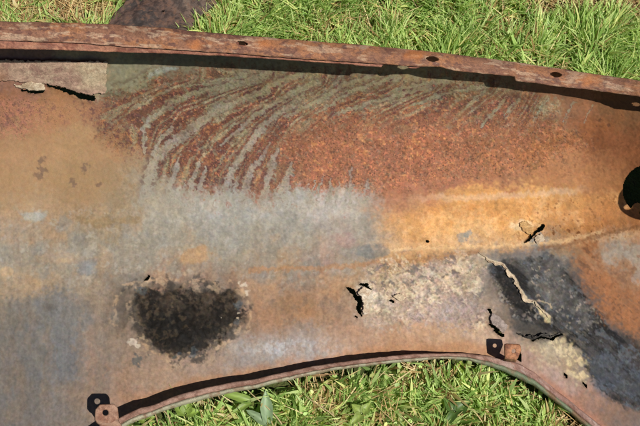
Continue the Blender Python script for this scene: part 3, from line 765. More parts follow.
RUSTY = [(150, 106, 82), (170, 116, 80), (118, 80, 66), (206, 176, 146), (88, 58, 50)]
uf = np.arange(-150, 930, 0.9)
nt_ = 44
tf = np.linspace(0, 1, nt_)
U2 = np.repeat(uf[:, None], nt_, 1); T2 = np.repeat(tf[None, :], len(uf), 0)
split = curve([(-160, 0.68), (0, 0.70), (80, 0.72), (130, 0.80), (230, 0.86), (300, 0.90), (380, 0.95), (420, 1.0), (800, 1.0)])
fw = (panel_w(uf, f_botS(uf) + 12) + fl_h(uf))
rag = (fbm(uf, uf * 0, 9, 3, 31) - .5) * 1.6
ragt = (fbm(uf, uf * 0 + 50, 14, 3, 32) - .5) * 1.4
v0 = f_top(uf) + ragt; v1 = f_top(uf) + (f_botS(uf) - f_top(uf)) * split(uf) + rag * 0.7
V2 = v0[:, None] + (v1 - v0)[:, None] * T2
prof = -3.0 * (1 - T2) ** 4 * 1.5 + 1.2 * np.sin(T2 * math.pi) + np.where(T2 > 0.96, -0.6, 0)
W2 = fw[:, None] + prof + (fbm(U2, V2, 18, 3, 33) - .5) * 2.4 + (fbm(U2, V2, 5, 3, 34) - .5) * 1.0
cf = strip_colour(U2, T2, 200, RUSTY, 0.6)
warm = sstep(200, 330, U2) * 0.6
cf = cf * (1 - warm[..., None] * 0.4) + strip_colour(U2, T2, 260, [(140, 96, 72), (166, 112, 74), (104, 74, 66), (184, 140, 108), (80, 56, 50)], 0.5) * (warm[..., None] * 0.4)
og = np.zeros(U2.shape)
for ox, oy in [(196, 46), (262, 44), (415, 54), (590, 80)]:
    og = np.maximum(og, sstep(16, 3, np.hypot(U2 - ox, (V2 - oy) * 2) + (fbm(U2, V2, 6, 3, 36) - .5) * 14))
cf = cf * (1 - og[..., None] * 0.6) + alb((196, 120, 62)) * og[..., None] * 0.6
edgep = sstep(0.90, 0.97, T2) * sstep(300, 120, U2) * sstep(0.40, 0.55, fbm(U2, V2, 12, 3, 37))
cf = cf * (1 - edgep[..., None] * 0.7) + alb((204, 160, 136)) * edgep[..., None] * 0.7
SLOTS = [(242, 43.2, 5.6, 2.6), (432.5, 58.6, 6.2, 2.9), (556, 74.2, 5.6, 2.8), (-30, 33, 5, 2.4), (690, 98, 5, 2.4)]
hf = np.zeros(U2.shape, bool)
for sx, sy_, rx, ry in SLOTS:
    hf |= np.hypot((U2 - sx) / rx, (V2 - sy_ - (U2 - sx) * 0.1) / ry) < 1
# finer cells near the slots come from the dense grid itself
kf = ~((hf[:-1, :-1].astype(int) + hf[1:, 1:] + hf[1:, :-1] + hf[:-1, 1:]) >= 2)
flange = solid(mesh_from('top_flange', P(U2, V2, W2), grid_faces(len(uf), nt_, kf), M_STRIP, fender, True, cf.reshape(-1, 3)), 0.0016, -1)

# lower layer, peeping out under the flange
uL = np.arange(-150, 930, 1.6)
fwL = np.interp(uL, uf, fw)
nl = 18
tl = np.linspace(0, 1, nl)
U3 = np.repeat(uL[:, None], nl, 1); T3 = np.repeat(tl[None, :], len(uL), 0)
rag2 = (fbm(uL, uL * 0, 7, 3, 41) - .5) * 1.3
va = f_top(uL) + 6; vb_ = f_bot(uL) + rag2 * 0.8
V3 = va[:, None] + (vb_ - va)[:, None] * T3
W3 = fwL[:, None] - 4.2 - 1.5 * T3 ** 3 + (fbm(U3, V3, 18, 3, 33) - .5) * 2.4
h3 = np.zeros(U3.shape, bool)
for sx, sy_, rx, ry in SLOTS:
    k_ = 0.45 if sx < 300 else 1.3
    h3 |= np.hypot((U3 - sx) / (rx * k_), (V3 - sy_ - (U3 - sx) * 0.1) / (ry * k_)) < 1
k3 = ~(h3[:-1, :-1] | h3[1:, 1:] | h3[1:, :-1] | h3[:-1, 1:])
c3 = strip_colour(U3, T3, 300, [(156, 104, 84), (170, 118, 92), (128, 78, 60), (190, 150, 124), (92, 58, 50)], 0.3)
solid(mesh_from('doubler_strip', P(U3, V3, W3), grid_faces(len(uL), nl, k3), M_STRIP, fender, True, c3.reshape(-1, 3)), 0.0016, -1)

# web between flange and panel (set back under the flange)
nw = 10
tw = np.linspace(0, 1, nw)
U4 = np.repeat(uL[:, None], nw, 1); T4 = np.repeat(tw[None, :], len(uL), 0)
vA = f_top(uL) + 4; vB = np.minimum(f_bot(uL) - 3, f_top(uL) + 18)
V4 = vA[:, None] + (vB - vA)[:, None] * T4 ** 0.8
wB = panel_w(uL, vB) + dents(uL, vB)
W4 = (fwL - 5.5)[:, None] * (1 - T4) + (wB - 0.4)[:, None] * T4
c4 = strip_colour(U4, T4, 330, [(96, 66, 54), (120, 80, 60), (84, 56, 46), (130, 110, 90), (60, 44, 40)], 0.2)  # colours darkened to deepen the shade under the flange
mesh_from('flange_web', P(U4, V4, W4), grid_faces(len(uL), nw), M_STRIP, fender, True, c4.reshape(-1, 3))

# ---- wheel arch lip
ul = np.arange(-40, 758, 1.6)
lw = panel_w(ul, l_top(ul)) + dents(ul, l_top(ul)) + lip_h(ul)
dvl = (l_bot(ul) - l_top(ul))
def sweep(name, prof, cfun, th=0.0012, mat=M_STRIP):
    n = len(prof)
    Uu = np.repeat(ul[:, None], n, 1)
    a = np.array([p[0] for p in prof]); b = np.array([p[1] for p in prof])
    wob = (fbm(ul, ul * 0, 30, 3, 51) - .5) * 1.6 + (fbm(ul, ul * 0, 7, 3, 53) - .5) * 1.0
    Vv = l_top(ul)[:, None] + dvl[:, None] * a[None, :] + wob[:, None]
    Ww = lw[:, None] + b[None, :] + (fbm(Uu, Vv, 12, 3, 52) - .5) * 1.8 + (fbm(Uu, Vv, 4, 3, 54) - .5) * 0.7
    Tt = np.repeat(np.linspace(0, 1, n)[None, :], len(ul), 0)
    o = mesh_from(name, P(Uu, Vv, Ww), grid_faces(len(ul), n), mat, fender, True, cfun(Uu, Vv, Tt).reshape(-1, 3))
    return solid(o, th, -1)
def lipcol(U, V, T):
    c = strip_colour(U, T, 400, [(160, 124, 108), (172, 138, 122), (134, 98, 82), (190, 164, 146), (100, 72, 62)], 0.35)
    k = sstep(470, 520, U)
    l2 = strip_colour(U, T, 430, [(160, 124, 112), (176, 146, 136), (148, 108, 92), (196, 180, 170), (104, 74, 64)], 0.5)
    return c * (1 - k[..., None]) + l2 * k[..., None]
def beadcol(U, V, T):
    x = sstep(0.5, 0.62, fbm(U, V, 16, 4, 440)); y = np.clip(sstep(0.52, 0.60, fbm(U, V, 5, 3, 444)) + 1.2 * sstep(0.55, 0.62, fbm(U, V, 18, 4, 446)), 0, 1.5)
    pale = alb((178, 172, 146)); green = alb((120, 132, 104)); rust = alb((134, 92, 68))
    kk = sstep(420, 520, U)[..., None]
    base = pale * (1 - kk) + green * kk
    c = base * (1 - 0.35 * x[..., None]) + alb((140, 148, 118)) * (0.35 * x[..., None])
    return (c * (1 - 0.5 * y[..., None]) + rust * 0.5 * y[..., None]) * (1 + (fbm(U, V, 3, 3, 449) - .5) * .4)[..., None]
sweep('arch_lip', [(0.02, -20), (0.0, -10), (0.0, -3), (0.03, -0.8), (0.10, 0.0), (0.25, 0.4), (0.40, 0.2), (0.52, -0.6), (0.58, -2.0)], lipcol)
sweep('edge_bead', [(0.50, -3.2), (0.54, -0.8), (0.62, 1.0), (0.72, 1.6), (0.82, 1.0), (0.92, -0.8), (0.98, -3.5), (1.0, -7), (0.97, -12), (0.9, -18)], beadcol)

# ---- tabs with bolt holes
def tab(poly, w, hole_c, hole_r, cols, foot, name='clip_tab', dw=(0, 0)):
    x0 = min(p[0] for p in poly) - 1; x1 = max(p[0] for p in poly) + 1
    y0 = min(p[1] for p in poly) - 1; y1 = max(p[1] for p in poly) + 1
    # radial mesh: hole ring to outline
    n = 40
    ring, outl = [], []
    for k in range(n):
        a = 2 * math.pi * k / n
        dx, dy = math.cos(a), math.sin(a)
        ring.append((hole_c[0] + dx * hole_r, hole_c[1] + dy * hole_r))
        best = 1e9
        for i in range(len(poly)):
            (ax, ay), (bx, by) = poly[i], poly[(i + 1) % len(poly)]
            ex, ey = bx - ax, by - ay
            den = dx * ey - dy * ex
            if abs(den) < 1e-9: continue
            t = ((ax - hole_c[0]) * ey - (ay - hole_c[1]) * ex) / den
            s = ((ax - hole_c[0]) * dy - (ay - hole_c[1]) * dx) / den
            if t > 0 and -1e-6 <= s <= 1 + 1e-6: best = min(best, t)
        outl.append((hole_c[0] + dx * best, hole_c[1] + dy * best))
    rows = []
    for f in (0, 0.15, 0.5, 0.85, 1.0):
        rows.append([((1 - f) * r[0] + f * o[0], (1 - f) * r[1] + f * o[1]) for r, o in zip(ring, outl)])
    A = np.array(rows)
    wv = w + (A[..., 0] - hole_c[0]) * dw[0] + (A[..., 1] - hole_c[1]) * dw[1]
    wv = wv + np.array([0, 0.3, 0.2, 0.0, -1.0])[:, None]
    V = P(A[..., 0], A[..., 1], wv).reshape(-1, 3)
    F = []
    for r in range(4):
        for k in range(n):
            k2 = (k + 1) % n
            F.append((r * n + k, r * n + k2, (r + 1) * n + k2, (r + 1) * n + k))
    cc = strip_colour(A[..., 0] * 1.0, A[..., 1] / 26, 470, cols)
    o = solid(mesh_from(name, V, F, M_STRIP, fender, True, cc.reshape(-1, 3)), 0.002, 0)
    o['_o'] = list(fender['_o'])
    # bent foot down to the lip
    (ax, ay), (bx, by), drop = foot
    m = 6
    fu = np.linspace(0, 1, m)
    FA = []
    for s in np.linspace(0, 1, 5):
        q = [(ax + (bx - ax) * t + drop[0] * s, ay + (by - ay) * t + drop[1] * s, w + drop[2] * s ** 1.6) for t in fu]
        FA.append(q)
    FA = np.array(FA)
    V = P(FA[..., 0], FA[..., 1], FA[..., 2]).reshape(-1, 3)
    cc = strip_colour(FA[..., 0], FA[..., 1] / 26, 480, cols)
    solid(mesh_from('tab_foot', V, grid_faces(5, m), M_STRIP, o, True, cc.reshape(-1, 3)), 0.002, 0)
    return o
tw0 = pw(104, 412) + 42
t1 = tab([(95.5, 410), (100, 405), (114.5, 404.5), (117.5, 408), (118.5, 419.5), (112, 423), (98.5, 424.5), (95, 420)], tw0, (105.6, 412.6), 3.2,
         [(170, 130, 108), (182, 146, 124), (140, 98, 78), (196, 168, 146), (104, 70, 56)], ((99, 424), (117, 419), (6, 9, -8)))
t1['label'] = 'square tab with a round bolt hole at the left end of the arch'
tw1 = pw(514, 349) + 29
t2 = tab([(504.6, 344), (519.6, 345), (520.8, 350), (517, 359), (505, 358)], tw1, (513.4, 351), 2.3,
         [(172, 116, 84), (186, 130, 94), (140, 92, 68), (190, 150, 120), (104, 66, 50)], ((505, 357.6), (517, 358.6), (-1, 3, -24)))
t2['label'] = 'orange-brown tab at the crown of the arch throwing a square shadow'

# ---- torn plates and scale flakes (thin bent sheets over the panel)
def sheet(name, poly, lifts, cols, seed, label=None, jag=0.8, th=0.0010, step=0.6):
    """thin plate with a ragged outline (photo-plane points), lifted off the panel by the given amount at each corner"""
    p = np.array(poly, float)
    x = np.arange(p[:, 0].min() - 2, p[:, 0].max() + 2, step); y = np.arange(p[:, 1].min() - 2, p[:, 1].max() + 2, step)
    X, Y = np.meshgrid(x, y, indexing='ij')
    xj = X + (fbm(X, Y, 3.2, 3, seed) - .5) * jag * 4; yj = Y + (fbm(X, Y, 3.2, 3, seed + 3) - .5) * jag * 4
    ins = poly_sd(xj, yj, poly) < 0
    num = 0; den = 0
    for (px_, py_), l_ in zip(poly, lifts):
        k = 1 / (np.hypot(X - px_, Y - py_) + 1.0) ** 2
        num = num + k * l_; den = den + k
    lift = num / den * (0.7 + 0.6 * fbm(X, Y, 7, 3, seed + 5)) + 0.35
    W = panel_w(X, Y) + dents(X, Y) + lift
    kp = ins[:-1, :-1] & ins[1:, 1:] & ins[1:, :-1] & ins[:-1, 1:]
    cc = cols(X, Y) if callable(cols) else strip_colour(X, Y / 26, seed + 500, cols, 0.5)
    F = grid_faces(len(x), len(y), kp)
    used = np.unique(F); remap = np.zeros(X.size, int); remap[used] = np.arange(len(used))
    o = solid(mesh_from(name, P(X, Y, W).reshape(-1, 3)[used], remap[F], M_STRIP, fender, True, cc.reshape(-1, 3)[used]), th, 1)
    if label: o['label'] = label
    return o
def patch_cols(X, Y):
    c = strip_colour(X, Y / 26, 503, [(182, 150, 130), (188, 158, 136), (166, 132, 116), (204, 182, 154), (136, 106, 94)], 0.5)
    k = sstep(64, 88, X + (fbm(X, Y, 14, 3, 511) - .5) * 24) * sstep(96, 80, Y) * sstep(58, 66, Y)
    c = c * (1 - 0.75 * k[..., None]) + strip_colour(X, Y / 26, 520, [(202, 182, 146), (208, 190, 156), (190, 166, 134), (216, 202, 172), (160, 134, 110)], .5) * 0.75 * k[..., None]
    k2 = sstep(14, 0, X) * sstep(60, 76, Y)
    return c * (1 - .5 * k2[..., None]) + alb((164, 118, 84)) * .5 * k2[..., None]
PINK = [(158, 118, 100), (166, 128, 108), (140, 100, 84), (178, 150, 118), (120, 84, 72)]
CREAM = [(206, 184, 154), (216, 196, 168), (184, 160, 132), (224, 208, 184), (150, 124, 100)]
DARKF = [(70, 66, 62), (84, 80, 76), (56, 52, 50), (120, 108, 96), (44, 42, 40)]
LILAC = [(158, 140, 130), (166, 150, 142), (140, 120, 110), (184, 168, 154), (110, 94, 86)]
sheet('patch_plate', [(-60, 58), (40, 60), (108, 61), (107, 78), (106, 94), (98, 93), (92, 95.5), (76, 91), (60, 86.5), (47, 84), (30, 82), (10, 81), (-60, 80)],
      [2, 2, 2.5, 2, 3, 5, 7, 6, 4.5, 2.6, 1.6, 1.4, 1.4], patch_cols, 3, 'pinkish patch plate with a torn lower edge in the top left corner', 0.95)
sheet('scale_flake', [(7, 83), (20, 84.5), (30, 81), (44, 83), (46, 89), (38, 91), (30, 90), (22, 88)], [1.5, 2.2, 2.4, 2.2, 3.5, 3.8, 3.2, 2.2], CREAM, 4, None, 0.8)
sheet('scale_flake', [(359, 289), (364, 287), (372, 290), (374, 300), (370, 312), (364, 316), (362, 311), (363, 303), (361, 297), (357, 293)],
      [5.0, 3.4, 0.9, 0.7, 0.7, 1.2, 4.0, 5.0, 5.4, 5.0], [(216, 200, 176), (226, 212, 190), (200, 178, 152), (232, 220, 202), (166, 140, 116)], 5, None, 0.7)
sheet('scale_flake', [(392, 296), (400, 293), (407, 298), (402, 302), (395, 299.5)], [2.6, 1.0, 0.6, 0.8, 2.6], CREAM, 6, None, 0.6)
sheet('scale_flake', [(492, 312), (500, 317), (508, 325), (505.5, 332), (503.5, 334.5), (498, 329), (491.5, 324), (490, 318)], [1.6, 2.0, 2.4, 3.4, 4.0, 3.8, 3.2, 2.0], LILAC, 7, 'lilac grey flap lifted off the metal above the arch tab', 0.4)
def ribbon(name, path, width, lift, cols, seed, label=None, side=1):
    path = np.array(path, float)
    seg = np.r_[0, np.cumsum(np.hypot(*np.diff(path, axis=0).T))]
    t = np.arange(0, seg[-1], 0.9)
    x = np.interp(t, seg, path[:, 0]); y = np.interp(t, seg, path[:, 1])
    x = x + (fbm(t, t * 0, 5, 3, seed) - .5) * 3; y = y + (fbm(t, t * 0, 5, 3, seed + 3) - .5) * 3
    tx, ty = np.gradient(x), np.gradient(y); q = np.hypot(tx, ty) + 1e-6
    nx, ny = -ty / q * side, tx / q * side
    k = np.sin(np.pi * np.clip(t / seg[-1], 0, 1)) ** 0.6
    wv = width * k * np.clip(3.2 * fbm(t, t * 0, 6, 3, seed + 7) - 0.75, 0.12, 2); lv = lift * k * (0.4 + 1.2 * fbm(t, t * 0, 8, 2, seed + 9))
    s_ = np.linspace(0, 1, 6)
    A0 = x[:, None] + nx[:, None] * wv[:, None] * s_; B0 = y[:, None] + ny[:, None] * wv[:, None] * s_
    W = panel_w(A0, B0) + dents(A0, B0) + 0.25 + lv[:, None] * s_ ** 1.6
    cc = strip_colour(A0, B0 / 26, seed + 600, cols, 0.5)
    o = solid(mesh_from(name, P(A0, B0, W), grid_faces(len(t), 6), M_STRIP, fender, True, cc.reshape(-1, 3)), 0.0007, 1)
    if label: o['label'] = label
    return o
ribbon('coating_curl', [(478, 253), (491, 261), (503, 264.5), (514, 277), (519.5, 288.5), (527, 300), (535, 301.5), (541, 309), (549, 318)], 2.6, 1.8, [(196, 174, 144), (210, 188, 158), (160, 136, 112), (222, 204, 178), (110, 92, 78)], 8, 'pale torn edge curling across the black coating', 1)
ribbon('coating_curl', [(516, 334), (524, 338), (532, 340), (541, 336.6), (552, 338), (561, 333.4)], 4.0, 4.0, DARKF, 9, 'dark torn fold with a black gap under it', -1)
sheet('scale_flake', [(519, 222), (526, 221), (532, 225), (534, 231), (528, 235), (522, 231)], [0.8, 0.8, 1.2, 2.2, 2.0, 1.0], [(212, 170, 112), (222, 182, 124), (190, 146, 92), (228, 196, 146), (150, 104, 60)], 10, None, 0.7)
sheet('scale_flake', [(534, 238), (541, 233), (545, 237), (543, 243), (536, 243)], [1.8, 1.8, 1.0, 0.8, 1.0], CREAM, 12, None, 0.7)
# unseen rounded bracket added past the right end to shade the panel edge
ab = np.linspace(math.pi * 0.5, math.pi * 1.5, 15)
bp_ = [(735 + 30 * math.cos(a_), 192 - 33 * math.sin(a_)) for a_ in ab]
tab(bp_ + [(770, 226), (790, 214), (790, 168), (770, 158)], pw(640, 190) + 88, (717, 210), 3.4,
    [(140, 92, 62), (156, 102, 66), (104, 70, 50), (170, 130, 92), (72, 50, 40)], ((790, 160), (790, 220), (12, 0, -60)), 'shadow_bracket')

# ------------------------------------------------------------------ scrap plate behind the flange
pp = [on_ground(u_, v_, 0.035) for u_, v_ in [(96, 44), (112, 19), (129, 1), (150, -22), (196, -26), (217, 2), (205, 11), (188, 28), (176, 50)]]
pp = np.array(pp)
cen = pp.mean(0)
rows = []
for f in np.linspace(1.0, 0.03, 60):
    q = []
    for i in range(len(pp)):
        for t in np.linspace(0, 1, 24, endpoint=False):
            a_ = pp[i] * (1 - t) + pp[(i + 1) % len(pp)] * t
            q.append(cen + (a_ - cen) * f)
    rows.append(q)
A = np.array(rows)
x_, y_ = A[..., 0] * 1000, A[..., 1] * 1000
jit = (fbm(x_, y_, 14, 3, 701) - .5) * 0.010
A[0, :, 0] += jit[0]; A[0, :, 1] += jit[0][::-1]
A[..., 2] += (fbm(x_, y_, 90, 3, 702) - .5) * 0.016 + (fbm(x_, y_, 20, 4, 703) - .5) * 0.007 + (fbm(x_, y_, 4, 3, 704) - .5) * 0.0012
N_ = A.shape[1]
F = [(r * N_ + k, r * N_ + (k + 1) % N_, (r + 1) * N_ + (k + 1) % N_, (r + 1) * N_ + k) for r in range(59) for k in range(N_)]
ca = sstep(0.42, 0.62, fbm(x_, y_, 46, 4, 705)); cb = sstep(0.52, 0.64, fbm(x_, y_, 16, 4, 706)); cr = sstep(cen[0] - 0.01, cen[0] + 0.08, A[..., 0] + (fbm(x_, y_, 30, 3, 707) - .5) * 0.1)
c = alb((78, 66, 62)) * np.ones(x_.shape + (3,))
cs = fbm(x_, y_, 5, 3, 708)
for cc_, m in [((104, 80, 70), ca * .8), ((58, 50, 48), cb * 0.8), ((150, 128, 112), cr * (0.35 + 0.5 * cb)), ((124, 92, 74), sstep(.58, .68, cs) * .6), ((50, 42, 40), sstep(.44, .36, cs) * .6)]:
    c = c * (1 - m[..., None]) + alb(cc_) * m[..., None]
sp_o = tuple(float(q) for q in (cen[0], cen[1], 0.0))
scrap = solid(mesh_from('scrap_plate', A, F, M_SCRAP, None, True, c.reshape(-1, 3), origin=sp_o), 0.003, 0)
scrap['label'] = 'dark purple-brown rusted metal plate lying in the grass behind the fender'
scrap['category'] = 'scrap metal'

# ------------------------------------------------------------------ grass
FEN_TOP = None
def img_of(p):
    d = p - CAM
    z = d @ AF
    return 320 + (d @ AR) / z * FPX, 213 - (d @ AU) / z * FPX

def blades(xy, length, width, lean_dir, lean, curl, cols, seg=4, z0=None):
    n = len(xy)
    h = np.linspace(0, 1, seg + 1)
    base = np.zeros((n, 3)); base[:, :2] = xy
    base[:, 2] = gz(xy[:, 0], xy[:, 1]) - 0.002 if z0 is None else z0
    ld = np.stack([np.cos(lean_dir), np.sin(lean_dir), np.zeros(n)], -1)
    tw = lean_dir + math.pi / 2 + RS.normal(0, 0.55, n)
    V = np.zeros((n, (seg + 1) * 2, 3)); C = np.zeros((n, (seg + 1) * 2, 3))
    pos = base.copy(); ang = lean.copy()
    for k in range(seg + 1):
        wd = width * (1 - h[k] ** 2.2) * (0.75 + 0.5 * min(1, h[k] * 3)) * 0.5 + 0.00015
        tk = tw + 0.4 * h[k]
        side = np.stack([np.cos(tk), np.sin(tk), np.zeros(n)], -1)
        # keep the blade's width across its run
        tan = ld * np.sin(ang)[:, None] + np.array([0, 0, 1.0]) * np.cos(ang)[:, None]
        side = side - tan * np.sum(side * tan, 1)[:, None]
        side /= np.linalg.norm(side, axis=1)[:, None] + 1e-9
        V[:, 2 * k] = pos + side * wd[:, None]; V[:, 2 * k + 1] = pos - side * wd[:, None]
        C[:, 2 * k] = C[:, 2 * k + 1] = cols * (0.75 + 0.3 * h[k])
        pos = pos + tan * (length / seg)[:, None]
        ang = np.minimum(ang + curl / seg, 2.3)
    idx = np.arange(n)[:, None] * ((seg + 1) * 2)
    F = np.concatenate([np.stack([idx + 2 * k, idx + 2 * k + 1, idx + 2 * k + 3, idx + 2 * k + 2], -1).reshape(-1, 4) for k in range(seg)])
    return V.reshape(-1, 3), F, C.reshape(-1, 3)

GREENS = 2.0 * np.array([alb(c) for c in [(150, 172, 98), (130, 156, 86), (164, 184, 114), (182, 196, 134), (114, 142, 72), (188, 192, 124), (140, 164, 96)]])
STRAWC = 1.45 * np.array([alb(c) for c in [(206, 184, 132), (186, 158, 108), (176, 146, 100), (216, 198, 150), (160, 128, 90)]])

def dry_field(x, y):
    u_, v_ = img_of(np.stack([x, y, np.zeros_like(x)], -1))
    f = (fbm(x * 1000, y * 1000, 90, 3, 801) - 0.5) * 1.1
    for (a_, b_, rx, ry, s) in [(85, 12, 40, 16, 1.5), (600, 4, 60, 16, 1.7), (520, -20, 60, 14, 0.5), (330, -14, 60, 12, 0.5), (30, -16, 60, 14, 0.4), (320, 402, 16, 10, 0.5),
                             (222, 408, 8, 9, 0.7), (425, 372, 14, 12, 0.6), (575, 424, 30, 18, 0.9), (500, 432, 60, 12, 0.5), (400, 426, 30, 8, 0.4)]:
        f = f + s * np.exp(-((u_ - a_) / rx) ** 2 - ((v_ - b_) / ry) ** 2)
    return f

def scatter(n, u0, u1, v0, v1):
    """random lawn points filling a patch of ground seen between these bounds"""
    c = np.array([on_ground(a_, b_) for a_ in (u0, u1) for b_ in (v0, v1)])
    x0, x1, y0, y1 = c[:, 0].min(), c[:, 0].max(), c[:, 1].min(), c[:, 1].max()
    return np.stack([RS.uniform(x0, x1, n), RS.uniform(y0, y1, n)], -1)

def under_fender(xy, margin=0.0):
    u_, v_ = img_of(np.concatenate([xy, np.zeros((len(xy), 1))], 1))
    # line of sight at the height of the metal
    cov = (v_ > f_top(u_) + 30) & (v_ < np.minimum(l_bot(u_) + 5 - margin, 600)) & (u_ > -150) & (u_ < 740)
    return cov

xa = scatter(78000, -120, 760, -70, 112)           # behind the flange
xb = scatter(46000, 70, 660, 340, 470)             # in the wheel arch
xs = np.concatenate([np.stack([RS.uniform(-2.4, 2.4, 40000), RS.uniform(-1.8, 2.6, 40000)], -1), np.stack([RS.uniform(-1.1, 1.1, 60000), RS.uniform(-0.35, 1.5, 60000)], -1)])   # lawn all round
xy = np.concatenate([xa, xb, xs])
big = np.concatenate([np.zeros(len(xa)), np.ones(len(xb)), np.zeros(len(xs))])
near = np.concatenate([np.ones(len(xa) + len(xb)), np.zeros(len(xs))])
ok = ~under_fender(xy)
xy, big, near = xy[ok], big[ok], near[ok]
# keep blades off the scrap plate
sd_ = poly_sd(xy[:, 0], xy[:, 1], [tuple(p[:2]) for p in pp])
ok = sd_ > -0.004
xy, big, near = xy[ok], big[ok], near[ok]
dry = dry_field(xy[:, 0], xy[:, 1])
clump = fbm(xy[:, 0] * 1000, xy[:, 1] * 1000, 45, 3, 803)
ok = RS.uniform(0, 1, len(xy)) < np.clip(1.0 - 0.95 * sstep(0.15, 0.7, dry), 0.05, 1) * np.clip(0.45 + 1.1 * sstep(0.36, 0.56, clump), 0, 1)
xy, big, near, dry, clump = xy[ok], big[ok], near[ok], dry[ok], clump[ok]
n = len(xy)
ln = RS.uniform(0.022, 0.066, n) * (0.75 + 0.7 * (clump - 0.3)) * np.where(big > 0, 0.80, 1.0)
ln = ln * (1 - 0.5 * sstep(0.2, 0.8, dry))
wd = RS.uniform(0.0010, 0.0028, n) * np.where(near > 0, 1, 2.4) * np.where((big > 0) & (RS.uniform(0, 1, n) < .25), 2.0, 1.0)
clumpdir = fbm(xy[:, 0] * 1000, xy[:, 1] * 1000, 60, 2, 805) * 14
ldir = clumpdir + RS.normal(0, 0.9, n)
ub, vb2 = img_of(np.concatenate([xy, np.zeros((n, 1))], 1))
nearlip = (big > 0) & (vb2 < l_bot(ub) + 26)
lipdir = np.where(ub < 430, -1.2, np.where(ub > 480, -2.4, -1.6)) + RS.normal(0, 0.45, n)
ldir = np.where(nearlip, lipdir, ldir)
ln = np.where(nearlip, ln * 0.75, ln)
for wu, wv_, wr in [(266, 414, 20), (244, 402, 22), (458, 374, 14), (186, 411, 15), (455, 412, 17), (362, 414, 15), (146, 420, 12)]:
    ln = np.where((big > 0) & (np.hypot(ub - wu, vb2 - wv_ - 6) < wr), ln * 0.38, ln)     # grass stays short round the broad-leaved weeds
lean = np.where(nearlip, 0.25, 0) + np.abs(RS.normal(0.50, 0.30, n)); curl = np.abs(RS.normal(0.8, 0.5, n))
ci = RS.randint(0, len(GREENS), n)
cols = GREENS[ci] * RS.uniform(0.75, 1.2, n)[:, None]
yel = (RS.uniform(0, 1, n) < 0.05 + 0.28 * sstep(-0.1, 0.5, dry))[:, None]
cols = np.where(yel, STRAWC[RS.randint(0, len(STRAWC), n)] * 0.95, cols)
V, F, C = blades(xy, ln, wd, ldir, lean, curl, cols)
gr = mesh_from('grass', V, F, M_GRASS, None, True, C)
gr['kind'] = 'stuff'; gr['label'] = 'bright green lawn grass round the fender and inside its arch'; gr['category'] = 'grass'

# dead thatch lying flat
xy = np.concatenate([scatter(26000, -120, 760, -70, 112), scatter(9000, 70, 660, 340, 470)])
xy = xy[~under_fender(xy)]
dry = dry_field(xy[:, 0], xy[:, 1])
keep_ = (RS.uniform(0, 1, len(xy)) < np.where(img_of(np.concatenate([xy, np.zeros((len(xy), 1))], 1))[1] > 250, 0.06, 0.2) + 0.8 * sstep(0.05, 0.6, dry)) & (poly_sd(xy[:, 0], xy[:, 1], [tuple(p[:2]) for p in pp]) > 0)
xy = xy[keep_]
n = len(xy)
V, F, C = blades(xy, RS.uniform(0.015, 0.055, n), RS.uniform(0.0006, 0.0017, n), RS.uniform(0, 6.28, n), RS.uniform(1.1, 1.55, n), RS.uniform(-0.3, 0.5, n),
                 STRAWC[RS.randint(0, len(STRAWC), n)] * RS.uniform(0.75, 1.25, n)[:, None], 3, z0=gz(xy[:, 0], xy[:, 1]) + RS.uniform(0.001, 0.016, n))
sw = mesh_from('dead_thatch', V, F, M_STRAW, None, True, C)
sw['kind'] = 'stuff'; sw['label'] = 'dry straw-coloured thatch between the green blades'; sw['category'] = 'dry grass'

# ------------------------------------------------------------------ broad-leaved weeds and stalks in the arch
def leaf_mesh(parent, base, direc, length, width, rise, droop, colr, name='leaf', fold=0.25, rib=True):
    ns, nw_ = 10, 5
    d = np.array([math.cos(direc), math.sin(direc), 0]); sdv = np.array([-d[1], d[0], 0])
    V = np.zeros((ns, nw_, 3)); C = np.zeros((ns, nw_, 3))
    pos = np.array(base, float); ang = rise
    for i in range(ns):
        t = i / (ns - 1)
        wv = width * 0.5 * (math.sin(math.pi * min(1, 0.08 + 0.92 * t) ** 0.75) ** 0.8 + 0.06) * (1 + 0.10 * math.sin(9 * t + length * 900))
        for j in range(nw_):
            s = (j - 2) / 2
            V[i, j] = pos + sdv * wv * s + np.array([0, 0, abs(s) ** 1.5 * wv * fold * 2])
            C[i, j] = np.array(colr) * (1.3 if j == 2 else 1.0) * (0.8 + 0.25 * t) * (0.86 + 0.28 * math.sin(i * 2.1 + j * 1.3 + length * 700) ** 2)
        pos = pos + (d * math.cos(ang) + np.array([0, 0, math.sin(ang)])) * length / (ns - 1)
        ang -= droop / (ns - 1)
    return mesh_from(name, V.reshape(-1, 3), grid_faces(ns, nw_), M_LEAF, parent, True, C.reshape(-1, 3))

def weed(u_, v_, label, leaves, colr, z=0.012):
    p = on_ground(u_, v_, z)
    o = empty('broadleaf_weed', (float(p[0]), float(p[1]), 0.0), label, 'weed', 'broad-leaved weeds in the wheel arch')
    for (di, le, wi, ri, dr, k) in leaves:
        leaf_mesh(o, p, di, le * 0.86, wi * 0.84, ri, dr, alb(colr) * k * 0.85)
    # short crown the leaves grow from
    a = np.linspace(0, 2 * math.pi, 8, endpoint=False)
    rows_ = [np.stack([p[0] + r * np.cos(a), p[1] + r * np.sin(a), np.full(8, zz)], -1) for r, zz in [(0.004, -0.004), (0.0035, p[2] * .5), (0.0015, p[2] + 0.003)]]
    V = np.array(rows_).reshape(-1, 3)
    F = [(r * 8 + k, r * 8 + (k + 1) % 8, (r + 1) * 8 + (k + 1) % 8, (r + 1) * 8 + k) for r in range(2) for k in range(8)]
    mesh_from('stem', V, F, M_LEAF, o, True, np.tile(alb((150, 160, 90)), (24, 1)))
    return o
